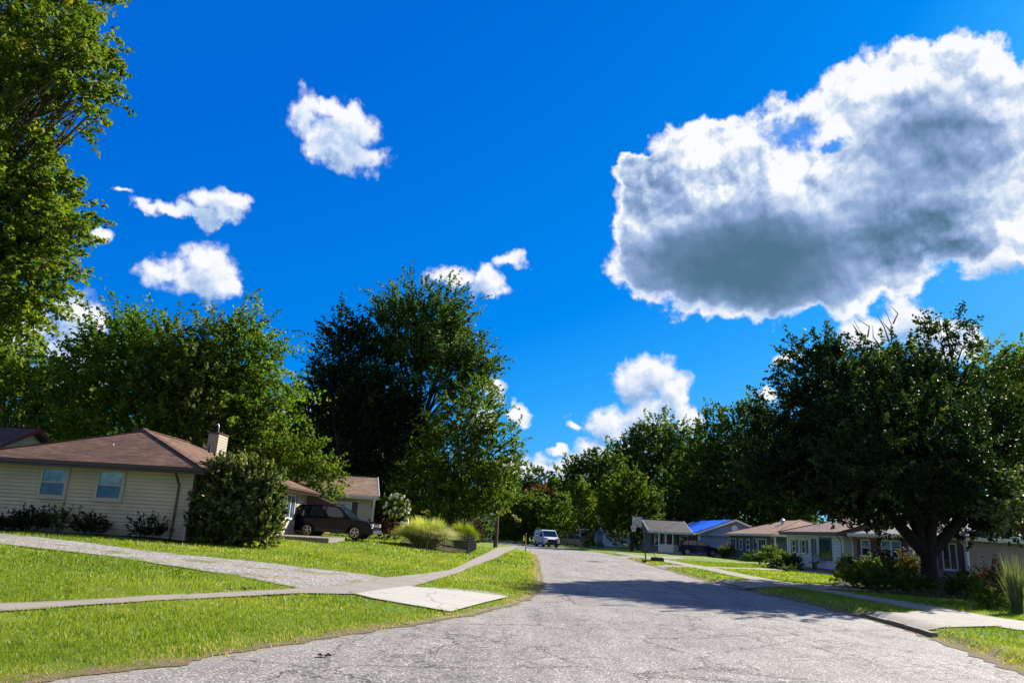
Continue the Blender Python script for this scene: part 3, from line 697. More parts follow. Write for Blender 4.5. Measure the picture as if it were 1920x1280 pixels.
def blades():
    rng = np.random.default_rng(7); out = []
    #        y0   y1   dens  height width   x range
    zones = [(4.5, 9, 3200, .050, .0034), (9, 14, 1500, .052, .0055), (14, 22, 560, .058, .009), (22, 34, 200, .065, .016), (34, 60, 60, .075, .030)]
    for (y0, y1, dens, hh, wd) in zones:
        xl, xr = -.78*y1-1.5, .80*y1+1.5
        n = int((xr-xl)*(y1-y0)*dens); x = rng.uniform(xl, xr, n); y = rng.uniform(y0, y1, n)
        k = (x > -.78*y-1.5) & (x < .80*y+1.5)
        el = interp(y, ROAD_L); er = interp(y, ROAD_R)
        jit = np.abs(rng.normal(size=n))*.10
        k &= (x < el-.10+jit*1.1) | (x > er+.12-jit*1.0)
        x, y = x[k], y[k]
        for p in PAVED:
            kk = ~in_poly(x+rng.normal(size=len(x))*.045, y+rng.normal(size=len(x))*.10, p); x, y = x[kk], y[kk]
        # house footprints
        kk = ~((x < -10.4) & (y > 25)) ; x, y = x[kk], y[kk]
        n = len(x); out.append((x, y, hh*rng.uniform(.55, 1.3, n), np.full(n, wd)))
    x = np.concatenate([o[0] for o in out]); y = np.concatenate([o[1] for o in out]); h = np.concatenate([o[2] for o in out]); w = np.concatenate([o[3] for o in out])
    z = H(x, y)-.008; n = len(x)
    pat = .5+.5*np.sin(x*.9+np.sin(y*.7)*2)*np.sin(y*.8+np.sin(x*.5)*2)
    worn = np.sin(x*2.1+1.3*np.sin(y*1.7))*np.sin(y*2.3+1.1*np.sin(x*1.9)) > .78
    tuft = np.sin(x*7.3+2*np.sin(y*3.1))*np.sin(y*6.1+2*np.sin(x*2.7+1)) > .74
    h *= np.where(worn, .5, 1)*(.8+.35*pat)*np.where(tuft, 1.45, 1)
    a = rng.uniform(0, math.pi, n); ln = rng.uniform(0, 2*math.pi, n); lm = h*rng.uniform(.1, .8, n)
    V = np.zeros((n, 3, 3))
    V[:, 0] = np.stack([x-np.cos(a)*w, y-np.sin(a)*w, z], -1); V[:, 1] = np.stack([x+np.cos(a)*w, y+np.sin(a)*w, z], -1)
    V[:, 2] = np.stack([x+np.cos(ln)*lm, y+np.sin(ln)*lm, z+h], -1)
    blot = np.sin(x*.37+2.1*np.sin(y*.23))*np.sin(y*.41+1.7*np.sin(x*.31+1))
    t = np.clip(rng.normal(.47, .22, n)-tuft*.16+(pat-.5)*.22+worn*.3+blot*.20, 0, 1)
    de = np.minimum(np.abs(x-interp(y, ROAD_L)), np.abs(x-interp(y, ROAD_R)))
    t = np.clip(t+np.where(de < rng.uniform(.02, .75, n)**1.5, .5, 0), 0, 1)
    me = mesh_np('grass', V.reshape(-1, 3), np.arange(n*3), np.full(n, 3), {'tint': np.repeat(t, 3)})
    o = link('grass', me, leafmat('grass_blade', [(0, (.05, .10, .005)), (.3, (.12, .20, .008)), (.6, (.22, .30, .016)), (.85, (.34, .34, .07)), (1, (.48, .38, .19))], .45, (1.3, 1.3, .4), .45, .25))
    tag(o, 'short mown grass blades of the lawns and verges', kind='stuff')
    print('blades', n)
blades()
# ---------------------------------------------------------------- trees
# giant near tree whose crown fills the upper left corner
Y = 17
bl = [pxb(-98, 120, 180, Y), pxb(32, 60, 120, Y, dy=.8), pxb(102, 110, 105, Y, dy=-.6), pxb(147, 145, 66, Y), pxb(167, 95, 46, Y), pxb(127, 195, 62, Y, dens=.6), pxb(167, 215, 32, Y, dens=.6), pxb(112, 40, 60, Y, dens=.5), pxb(-8, 250, 120, Y),
      pxb(-78, 400, 190, Y), pxb(22, 390, 115, Y, dy=.5), pxb(74, 340, 55, Y), pxb(82, 430, 74, Y), pxb(127, 425, 42, Y, rz=26), pxb(-68, 540, 150, Y), pxb(32, 520, 84, Y), pxb(72, 500, 50, Y), pxb(22, 590, 50, Y, dens=.7), pxb(-18, 600, 60, Y, dens=.6), pxb(-158, 600, 100, Y),
      pxb(-338, 200, 300, Y, dens=.35), pxb(-368, 480, 260, Y, dens=.35), pxb(-60, -150, 260, Y, dens=.45), pxb(110, -60, 120, Y, dens=.7)]
tree('shade_tree', 'huge near shade tree whose leafy crown fills the upper left corner', gz(-15.4, 17), bl, 'warm', .135, .42, .32, seed=11, spray=.62, n_spray=30, cover=2.5, thin=.36, upw=.15, lumpy=.16, tmix=.5)
# row of maples behind the cream house
Y = 44
tree('maple_tree', 'feathery dark maple with sky gaps behind the cream house, leftmost of the row', gz(-29, Y), [pxb(30, 740, 60, Y), pxb(-20, 700, 70, Y), pxb(60, 690, 38, Y, dens=.5), pxb(110, 720, 50, Y, dens=.6), pxb(100, 670, 36, Y, dens=.45), pxb(120, 780, 60, Y, dens=.8), pxb(20, 800, 90, Y)],
     'mid', .22, .25, .3, seed=21, spray=1.1, upw=.35, plume=.8, thin=.22, cover=2.0)
tree('maple_tree', 'broad full maple rising behind the roof vent of the cream house', gz(-21, Y+1), [pxb(215, 660, 62, Y), pxb(180, 640, 30, Y, rz=36), pxb(240, 628, 34, Y, rz=40), pxb(290, 655, 60, Y), pxb(200, 740, 90, Y), pxb(300, 740, 90, Y), pxb(160, 700, 50, Y, dens=.7), pxb(240, 810, 120, Y, rz=60), pxb(255, 700, 70, Y, dy=-2)],
     'mid', .22, .32, .3, seed=22, spray=1.1, upw=.5, plume=.9, thin=.24)
tree('maple_tree', 'yellow-green maple in the middle of the row behind the chimney', gz(-18, Y-1), [pxb(350, 660, 52, Y, dy=-2), pxb(365, 700, 60, Y, dy=-2.5), pxb(335, 720, 60, Y, dy=-2), pxb(360, 775, 70, Y, dy=-2)],
     'lime', .21, .25, .3, seed=23, spray=1.0, upw=.6, plume=.8, thin=.24)
tree('maple_tree', 'tall open-topped maple at the right end of the row behind the cream house', gz(-16, Y+2), [pxb(434, 625, 44, Y, dens=.7, rz=40), pxb(404, 650, 40, Y, dens=.6), pxb(470, 640, 46, Y), pxb(454, 690, 66, Y), pxb(495, 690, 36, Y, dens=.9), pxb(464, 750, 72, Y), pxb(394, 740, 60, Y), pxb(424, 800, 90, Y, rz=50), pxb(490, 765, 38, Y)],
     'mid', .22, .28, .25, seed=24, spray=1.15, upw=.45, plume=1.0, thin=.22)
Y = 44.6
tree('small_tree', 'arching yellow-green tree between the cream house and the small tan house', gz(-13.0, 44.6), [pxb(440, 850, 50, Y, rz=44), pxb(500, 835, 52, Y, rz=40), pxb(560, 860, 50, Y, rz=46), pxb(600, 890, 36, Y, rz=36), pxb(520, 880, 60, Y, rz=40), pxb(615, 920, 22, Y, rz=24), pxb(400, 830, 30, Y, rz=24), pxb(470, 900, 70, Y, rz=40, dens=.6)],
     'warm', .17, .16, .35, seed=25, spray=.8, upw=.1, thin=.28, cover=2.2, lumpy=.15)
# the tallest group
Y = 70
tree('tall_maple_tree', 'towering maple with upswept plumes, tallest tree in the street', gz(-8.3, Y), [pxb(794, 592, 70, Y, rz=62), pxb(739, 602, 34, Y, rz=48), pxb(851, 612, 30, Y, rz=40), pxb(764, 662, 60, Y), pxb(834, 672, 64, Y), pxb(881, 682, 38, Y, rz=44), pxb(739, 712, 46, Y, dens=.6), pxb(819, 727, 60, Y, dens=.45), pxb(876, 747, 42, Y, dens=.8), pxb(891, 712, 30, Y), pxb(794, 652, 80, Y, dy=3, dens=.6), pxb(714, 662, 30, Y, dens=.8)],
     'dark', .27, .44, .42, seed=31, spray=1.6, upw=.8, plume=.7, thin=.17, cover=3.0, n_spray=36, tmix=.55, bark=BARK_D, twigs=4)
tree('maple_tree', 'almost black spiky maple leaning out left of the tallest tree', gz(-14.8, Y-4), [pxb(659, 648, 50, Y, rz=46), pxb(634, 633, 26, Y), pxb(677, 620, 16, Y, rz=28), pxb(660, 708, 66, Y), pxb(658, 760, 76, Y), pxb(696, 790, 80, Y), pxb(668, 850, 96, Y), pxb(736, 870, 90, Y), pxb(706, 930, 90, Y, rz=60), pxb(638, 720, 40, Y), pxb(766, 800, 60, Y, dy=1), pxb(704, 770, 60, Y, dens=.7)],
     'deep', .27, .36, .3, seed=32, spray=1.6, upw=.65, plume=.8, thin=.17, cover=2.9, n_spray=36, tmix=.3, bark=BARK_D)
tree('maple_tree', 'blue-green thin tree peeping out between the maples at the left edge of the tall group', gz(-17.2, Y+2), [pxb(600, 730, 36, Y+2, dens=.5), pxb(590, 780, 36, Y+2, dens=.5), pxb(600, 840, 50, Y+2)], 'mid', .26, .2, .4, seed=33, spray=1.0, cover=1.7)
Y = 64
tree('maple_tree', 'lighter green maple with low skirts beside the utility pole', gz(-4.4, Y), [pxb(860, 800, 52, Y), pxb(910, 790, 42, Y, dens=.8), pxb(845, 860, 66, Y), pxb(915, 860, 56, Y), pxb(945, 830, 30, Y, dens=.6, rz=40), pxb(870, 920, 70, Y, rz=50), pxb(930, 925, 34, Y, rz=40), pxb(800, 900, 50, Y), pxb(830, 950, 60, Y, rz=34), pxb(890, 965, 50, Y, rz=26, dens=.7), pxb(905, 745, 34, Y, dens=.7), pxb(955, 870, 14, Y, dens=.7)],
     'warm', .24, .28, .25, seed=34, spray=.95, upw=.4, plume=.5, thin=.25, tmix=.45)
# right side
Y = 33
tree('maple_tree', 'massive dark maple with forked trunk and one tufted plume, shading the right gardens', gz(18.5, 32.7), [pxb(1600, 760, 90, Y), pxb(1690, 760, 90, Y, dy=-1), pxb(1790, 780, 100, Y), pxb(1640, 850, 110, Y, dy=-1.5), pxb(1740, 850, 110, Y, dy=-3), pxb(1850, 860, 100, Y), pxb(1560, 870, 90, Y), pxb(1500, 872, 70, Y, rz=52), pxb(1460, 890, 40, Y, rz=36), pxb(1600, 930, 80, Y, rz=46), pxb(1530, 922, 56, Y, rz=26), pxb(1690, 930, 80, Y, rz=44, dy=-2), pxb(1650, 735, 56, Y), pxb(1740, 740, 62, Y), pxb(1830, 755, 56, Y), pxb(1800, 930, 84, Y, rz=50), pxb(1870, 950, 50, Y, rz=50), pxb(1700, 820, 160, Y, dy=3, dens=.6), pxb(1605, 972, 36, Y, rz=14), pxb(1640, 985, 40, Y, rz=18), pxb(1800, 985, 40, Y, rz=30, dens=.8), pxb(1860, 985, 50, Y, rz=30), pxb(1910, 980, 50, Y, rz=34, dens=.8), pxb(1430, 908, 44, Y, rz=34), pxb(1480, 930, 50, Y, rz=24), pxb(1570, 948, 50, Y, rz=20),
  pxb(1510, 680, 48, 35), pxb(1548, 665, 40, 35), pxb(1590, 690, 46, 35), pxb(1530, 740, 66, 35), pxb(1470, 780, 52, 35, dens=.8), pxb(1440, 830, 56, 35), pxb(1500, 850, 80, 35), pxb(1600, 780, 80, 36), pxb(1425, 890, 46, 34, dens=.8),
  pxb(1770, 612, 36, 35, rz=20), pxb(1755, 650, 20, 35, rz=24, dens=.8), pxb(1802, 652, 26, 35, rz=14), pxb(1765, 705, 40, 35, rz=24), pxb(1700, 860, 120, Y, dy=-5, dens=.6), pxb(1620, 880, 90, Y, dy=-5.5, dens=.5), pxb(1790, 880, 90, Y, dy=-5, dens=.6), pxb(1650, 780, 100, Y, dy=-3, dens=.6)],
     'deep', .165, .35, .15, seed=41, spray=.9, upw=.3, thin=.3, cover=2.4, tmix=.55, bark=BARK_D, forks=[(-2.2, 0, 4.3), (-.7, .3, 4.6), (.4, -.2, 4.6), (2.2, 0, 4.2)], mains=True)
tree('maple_tree', 'olive-topped tree just under the bare branches on the right', gz(20.3, 36.0), [pxb(1672, 692, 40, 36.5, rz=26), pxb(1708, 672, 32, 36.5, rz=28), pxb(1635, 715, 46, 36.5), pxb(1720, 725, 56, 36.5), pxb(1680, 765, 90, 36.5)],
     'warm', .16, .2, .4, seed=43, spray=.8, upw=.35, thin=.28, tmix=.6)
tree('maple_tree', 'brighter maple at the right edge above the brown siding', gz(29, 44), [pxb(1860, 690, 44, 44), pxb(1910, 700, 40, 44), pxb(1900, 760, 70, 44), pxb(1960, 720, 80, 44), pxb(1960, 830, 100, 44), pxb(1900, 850, 70, 44, dy=-4)],
     'warm', .18, .3, .3, seed=45, spray=1.0, upw=.3, tmix=.55)
tree('dogwood_tree', 'pale silvery-leaved branches low at the right edge', gz(19.2, 27), [pxb(1890, 955, 44, 27, rz=24), pxb(1920, 985, 44, 27, rz=20), pxb(1945, 940, 50, 27, rz=40), pxb(1930, 900, 30, 27, dens=.5)],
     'silver', .13, .1, .4, seed=46, spray=.6, upw=.05, cover=2.)
# bare dead limbs above the right crowns
rng = np.random.default_rng(5); t = thing('dead_tree', 'leafless grey dead tree top poking above the right crowns', 'tree', gz(20.0, 35.4)); m = MB(); b0 = np.array(gz(20.0, 35.4))
def dead(u, v): return np.array(W(u, v, 36))-b0
m.tube([(0, 0, -.2), (0, 0, 3), tuple(dead(1668, 760)), tuple(dead(1662, 665))], [.22, .2, .15, .10], 8)
for pth in ([(1662, 668), (1640, 650), (1620, 635), (1603, 600)], [(1662, 668), (1672, 640), (1668, 610), (1655, 582)], [(1640, 650), (1612, 652), (1600, 640)], [(1620, 635), (1625, 615), (1614, 592)], [(1668, 640), (1648, 618), (1644, 590)], [(1668, 610), (1680, 590), (1668, 575)], [(1650, 655), (1640, 630), (1636, 610)], [(1668, 625), (1655, 600)], [(1612, 620), (1590, 612)]):
    pp = [tuple(dead(*q)+np.array([0, rng.normal()*.3, 0])) for q in pth]; m.tube(pp, list(np.linspace(.045, .010, len(pp))), 5)
m.build('trunk', BARK_G, t, smooth=True, fixn=False)
# middle distance, right of the road
tree('tall_oak_tree', 'big round dark oak towering behind the blue tarp house', gz(29.5, 150), [pxb(1235, 830, 52, 150), pxb(1200, 850, 46, 150), pxb(1275, 850, 50, 150), pxb(1235, 890, 80, 150), pxb(1180, 920, 60, 150), pxb(1290, 910, 60, 150), pxb(1240, 960, 80, 150), pxb(1310, 950, 44, 150), pxb(1160, 880, 40, 150)],
     'dark', .56, .6, .3, seed=51, spray=2.2, n_spray=16, thin=.3, tmix=.75, lumpy=.15)
tree('oak_tree', 'lower dark tree sloping down left of the big round oak', gz(12, 125), [pxb(1110, 880, 36, 125), pxb(1140, 870, 34, 125), pxb(1090, 910, 34, 125), pxb(1120, 940, 50, 125), pxb(1085, 880, 22, 125)], 'dark', .5, .4, .3, seed=52, spray=1.6, n_spray=16, tmix=.6)
tree('cottonwood_tree', 'feathery tall tree right of the big round oak', gz(39, 126), [pxb(1335, 800, 30, 126, rz=36), pxb(1320, 850, 40, 126), pxb(1360, 840, 44, 126), pxb(1380, 790, 30, 126), pxb(1410, 770, 26, 126), pxb(1350, 900, 70, 126), pxb(1400, 860, 60, 126), pxb(1420, 930, 60, 126), pxb(1340, 950, 50, 126, dens=.8)],
     'dark', .42, .4, .3, seed=53, spray=1.7, upw=.6, n_spray=18, thin=.2, tmix=.7)
tree('oak_tree', 'dark tree filling the gap behind the grey and white houses', gz(50, 122), [pxb(1450, 850, 80, 122), pxb(1490, 930, 70, 122), pxb(1400, 930, 60, 122), pxb(1540, 900, 70, 122), pxb(1340, 940, 50, 122)], 'dark', .38, .4, .3, seed=54, spray=1.5, n_spray=16, tmix=.3)
tree('pear_tree', 'rounded pear tree on the verge behind the basketball hoop', gz(16.5, 95), [pxb(1180, 915, 36, 95), pxb(1160, 945, 42, 95), pxb(1205, 945, 38, 95), pxb(1178, 985, 56, 95, rz=42), pxb(1215, 975, 24, 95), pxb(1146, 975, 30, 95), pxb(1180, 950, 50, 95)],
     'warm', .34, .26, .3, seed=55, spray=.9, n_spray=18, tmix=.35, upw=.6, thin=.25)
tree('columnar_tree', 'bright upright oval tree above the distant white house', gz(11.6, 117), [pxb(1088, 935, 26, 117), pxb(1090, 960, 30, 117), pxb(1085, 915, 16, 117), pxb(1098, 980, 22, 117, rz=16)], 'mid', .36, .24, .3, seed=56, spray=1.0, n_spray=16, upw=.9, tmix=.75, lumpy=.06)
tree('conical_tree', 'dark conical tree just left of the bright oval tree', gz(7.9, 118), [pxb(1050, 950, 20, 104), pxb(1050, 975, 30, 104), pxb(1052, 930, 10, 104), pxb(1045, 995, 32, 104, rz=18)], 'mid', .36, .2, .3, seed=57, spray=.9, n_spray=16, upw=.8, tmix=.4)
tree('pale_tree', 'pale green round tree rising over the bend of the street', gz(3.6, 150), [pxb(1000, 905, 28, 150), pxb(985, 925, 30, 150), pxb(1020, 930, 26, 150), pxb(1000, 960, 40, 150)], 'lime', .55, .4, .3, seed=58, spray=1.6, n_spray=14, tmix=.4)
tree('red_maple_tree', 'reddish-brown maple turning colour beyond the van', gz(6.0, 130), [pxb(1012, 930, 22, 130, rz=16), pxb(1035, 940, 18, 130), pxb(1000, 950, 24, 130)], 'red', .45, .3, .3, seed=59, spray=1.3, n_spray=14, tmix=.6)
tree('shade_tree', 'dark spreading tree hanging over the bend behind the white van', gz(3.8, 112), [pxb(980, 960, 34, 112), pxb(1010, 965, 36, 112), pxb(990, 985, 44, 112, rz=20), pxb(960, 945, 26, 112), pxb(1030, 985, 30, 112, rz=18)], 'warm', .42, .35, .3, seed=60, spray=1.3, n_spray=16, tmix=.3, bark=BARK_D)
# far background trees: copies of two shapes
protos = []
for k in range(2):
    o = tree('background_tree', 'x', (0, 0, 0), [(0, 0, 9, 5, 5, 5), (3.4, 0, 7, 4, 4, 3.6), (-3.4, 1, 7.4, 4, 4, 4), (0, -2, 5, 5, 5, 3), (1, 2, 12.5, 3, 3, 3), (-2, 0, 3.4, 4, 4, 2.4), (3, 1, 3.4, 4, 4, 2.4)], ['dark', 'mid'][k], .62, .4, .3, seed=70+k, spray=1.8, n_spray=14, cover=2.0, twigs=1)
    protos.append(o)
spots = [(-46, 70, 1.0, 0, 'background tree far left behind the neighbouring roof'), (-38, 64, .8, 1, 'background tree behind the red-trimmed gable'), (-30, 72, 1.05, 0, 'background tree deep behind the left maple row'), (-22, 78, .9, 1, 'background tree behind the middle of the left maple row'),
         (-25, 72, .8, 0, 'dark background tree filling under the left maples'), (-15, 80, .9, 1, 'background tree behind the small tan house'), (-21, 80, .6, 0, 'dark background tree just behind the small tan house roof'), (-13, 86, .7, 0, 'dark background tree under the tallest maple'), (-9, 80, .6, 1, 'low background tree behind the utility pole maple'),
         (-4, 145, 1.0, 0, 'far tree behind the red brick house'), (-14, 140, 1.0, 1, 'far tree left of the red brick house'), (2, 165, 1.0, 0, 'far tree closing the end of the street'), (12, 150, .95, 1, 'far tree behind the distant white house'), (22, 148, 1.0, 0, 'far tree beyond the pear tree'),
         (33, 132, 1.1, 0, 'far tree behind the blue tarp roof'), (46, 124, 1.0, 1, 'far tree behind the dark grey house'), (54, 106, .95, 0, 'dark tree behind the brown roofs on the right'), (52, 86, .9, 0, 'dark tree behind the white house roof'), (54, 67, .95, 1, 'dark tree behind the tan house roof'), (50, 50, .8, 0, 'dark tree behind the brown siding at right'), (-60, 60, 1.1, 0, 'background tree past the left edge'), (56, 60, 1.1, 0, 'background tree past the right edge')]
used = set()
for (x, y, s, k, lab) in spots:
    if k not in used: o = protos[k]; used.add(k)
    else:
        o = protos[k].copy(); C.objects.link(o)
        for ch in list(protos[k].children): c = ch.copy(); C.objects.link(c); c.parent = o
    o.location = gz(x, y); o.scale = (s, s, s*random.uniform(.9, 1.1)); o.rotation_euler = (0, 0, random.uniform(0, 6.28)); o['label'] = lab; o['group'] = 'background trees beyond the houses'
# ---------------------------------------------------------------- houses
def sidingmat(name, col, grime=.25, gcol=(.16, .15, .09), rough=.55):
    m, g = newmat(name); pos = g.n('ShaderNodeNewGeometry').outputs['Position']
    sx = g.n('ShaderNodeSeparateXYZ'); g.put(sx.inputs[0], pos)
    c = g.vm('SCALE', tuple(col), g.mapr(g.noise(g.vm('MULTIPLY', pos, (1, 1, .35)), 1.1, 6, .65), .25, .75, .84, 1.12))
    gr = g.m('MULTIPLY', g.mapr(g.noise(g.vm('MULTIPLY', pos, (1, 1, 2.2)), .9, 6, .7), .42, .68), g.mapr(sx.outputs[2], 2.4, .9, .25, 1))
    c = g.mix(g.m('MULTIPLY', gr, grime), c, gcol)
    lap_shade = g.n('ShaderNodeAttribute', attribute_name='lap').outputs['Fac']
    c = g.vm('SCALE', c, g.mapr(lap_shade, .0, .22, .52, 1.0))  # shade under each board's lip, painted into the siding colour
    return fin(m, g, P(g, c, rough, 0, .3, g.noise(pos, 60, 2), .1, .003))
def roofmat(name, a, b, along='y'):
    m, g = newmat(name); pos = g.n('ShaderNodeNewGeometry').outputs['Position']
    sx = g.n('ShaderNodeSeparateXYZ'); g.put(sx.inputs[0], pos)
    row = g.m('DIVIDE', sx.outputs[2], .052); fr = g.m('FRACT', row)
    cell = g.vm('MULTIPLY', g.vm('ADD', pos, (0, 0, 0)), (3.2, 3.2, 19.2))
    vc = g.vor(cell, 1., 'F1', 0, .5, 'Color'); s = g.n('ShaderNodeSeparateColor'); g.put(s.inputs[0], vc)
    c = g.mix(s.outputs[0], a, b)
    c = g.vm('SCALE', c, g.mapr(g.noise(pos, .8, 6, .7), .3, .7, .72, 1.25))
    c = g.vm('SCALE', c, g.mapr(g.noise(g.vm('MULTIPLY', pos, (.8, .8, 16)), 1.6, 4, .7), .3, .7, .62, 1.35))
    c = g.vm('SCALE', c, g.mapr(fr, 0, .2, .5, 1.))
    c = g.mix(g.mapr(g.noise(g.vm('MULTIPLY', pos, (1, 1, .4)), 1.8, 5, .7), .62, .8, 0, .4), c, (.05, .04, .035))
    return fin(m, g, P(g, c, .9, 0, .2, g.m('ADD', fr, s.outputs[0]), .5, .01))
TRIM = mat('trim_white', (.62, .61, .57), .5, var=.06); TRIM_C = mat('trim_cream', (.42, .36, .28), .5, var=.06); BROWN = mat('gutter_brown', (.060, .028, .022), .4, var=.15)
DARKG = mat('trim_dark', (.03, .032, .035), .5); FND = mat('foundation', (.2, .19, .17), .9)
GL = glassmat('glass_dark'); GL_T = glassmat('glass_teal', (.16, .30, .32)); GL_B = glassmat('glass_blue', (.05, .08, .11)); GL_P = glassmat('glass_pale', (.34, .42, .42))
def siding(mb, p0, p1, z0, prof, course=.125, lap=.016):
    """prof: [(s fraction, z top)...] from left to right; wall seen from outside runs p0->p1"""
    p0 = Vector((*p0, 0)); p1 = Vector((*p1, 0)); d = p1-p0; n = Vector((d.y, -d.x, 0)).normalized()
    zt = max(z for _, z in prof); fs = [s for s, _ in prof]; zs = [z for _, z in prof]
    def rng_at(z):                 # s interval where the wall reaches height z
        ss = np.linspace(0, 1, 401); ok = np.interp(ss, fs, zs) >= z-1e-6
        return (ss[ok][0], ss[ok][-1]) if ok.any() else (fs[int(np.argmax(zs))],)*2
    z = z0
    while z < zt-1e-4:
        z2 = min(z+course, zt); a = rng_at(z); b = rng_at(z2)
        A = p0+d*a[0]; B = p0+d*a[1]; Cc = p0+d*b[1]; Dd = p0+d*b[0]
        o1 = n*lap; o2 = n*.001
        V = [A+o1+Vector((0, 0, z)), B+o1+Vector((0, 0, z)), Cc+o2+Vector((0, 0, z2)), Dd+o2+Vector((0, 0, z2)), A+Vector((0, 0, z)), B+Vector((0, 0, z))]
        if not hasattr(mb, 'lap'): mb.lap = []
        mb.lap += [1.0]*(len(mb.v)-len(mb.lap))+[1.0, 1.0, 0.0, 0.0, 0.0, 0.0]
        mb.add(V, [(0, 1, 2, 3), (4, 5, 1, 0)]); z = z2
    return mb
def on(p0, p1, s, z, out=0):
    d = Vector((p1[0]-p0[0], p1[1]-p0[1], 0)); n = Vector((d.y, -d.x, 0)).normalized(); d.normalize()
    return Vector((p0[0], p0[1], 0))+d*s+n*out+Vector((0, 0, z))
def panel(mb, p0, p1, s0, s1, z0, z1, o0, o1):
    q = [on(p0, p1, s, z, o) for o in (o0, o1) for s, z in ((s0, z0), (s1, z0), (s1, z1), (s0, z1))]
    return mb.add(q, [(3, 2, 1, 0), (4, 5, 6, 7), (0, 1, 5, 4), (1, 2, 6, 5), (2, 3, 7, 6), (3, 0, 4, 7)])
def window(t, p0, p1, s, w, z0, z1, frame=None, panes=(GL, GL), split='h', fw=.07, shutters=None, shw=.3, n=2, muntin=0):
    frame = frame or TRIM; m = MB(); a, b = s-w/2, s+w/2
    for (x0, x1, y0, y1) in ((a-fw, a, z0-fw, z1+fw), (b, b+fw, z0-fw, z1+fw), (a, b, z1, z1+fw), (a, b, z0-fw, z0)): panel(m, p0, p1, x0, x1, y0, y1, -.02, .075)
    panel(m, p0, p1, a-fw*1.3, b+fw*1.3, z0-fw-.035, z0-fw, -.02, .09)
    cuts = [z0+(z1-z0)*i/n for i in range(n+1)] if split == 'h' else [a+(b-a)*i/n for i in range(n+1)]
    for c in cuts[1:-1]:
        if split == 'h': panel(m, p0, p1, a, b, c-.022, c+.022, -.01, .060)
        else: panel(m, p0, p1, c-.03, c+.03, z0, z1, -.01, .060)
    if muntin:
        for k in range(1, muntin): panel(m, p0, p1, a+(b-a)*k/muntin-.012, a+(b-a)*k/muntin+.012, z0, z1, -.01, .045)
        for k in range(1, 3): panel(m, p0, p1, a, b, z0+(z1-z0)*k/3-.012, z0+(z1-z0)*k/3+.012, -.01, .043)
    wo = m.build('window', frame, t)
    for i in range(n):
        q = MB()
        if split == 'h': panel(q, p0, p1, a, b, cuts[i], cuts[i+1], .018, .036+.006*i)
        else: panel(q, p0, p1, cuts[i], cuts[i+1], z0, z1, .018, .036)
        q.build('pane', panes[i % len(panes)], wo)
    if shutters:
        for x in (a-fw-shw, b+fw):
            q = MB(); panel(q, p0, p1, x, x+shw, z0-fw, z1+fw, -.01, .045)
            k = z0
            while k < z1: panel(q, p0, p1, x+.04, x+shw-.04, k, k+.04, .04, .055); k += .08
            q.build('shutter', shutters, t)
def door(t, p0, p1, s, w, z0, z1, m_, frame=None, glass=False):
    m = MB(); a, b = s-w/2, s+w/2
    for (x0, x1, y0, y1) in ((a-.07, a, z0, z1+.07), (b, b+.07, z0, z1+.07), (a, b, z1, z1+.07)): panel(m, p0, p1, x0, x1, y0, y1, -.02, .06)
    m.build('door_frame', frame or TRIM, t)
    q = MB(); panel(q, p0, p1, a, b, z0, z1, -.01, .03)
    for (u0, u1, v0, v1) in ((.15, .45, .08, .38), (.55, .85, .08, .38), (.15, .45, .46, .9), (.55, .85, .46, .9)):
        panel(q, p0, p1, a+w*u0, a+w*u1, z0+(z1-z0)*v0, z0+(z1-z0)*v1, .02, .04)
    do = q.build('door', m_, t)
    h = MB(); c = on(p0, p1, b-.08, z0+.95, .06); h.tube([c, c+Vector((0, 0, .02))], .03, 8); panel(h, p0, p1, b-.1, b-.06, z0+.85, z0+1.05, .03, .042); h.build('handle', mat('brass', (.4, .3, .12), .3, .8), do)
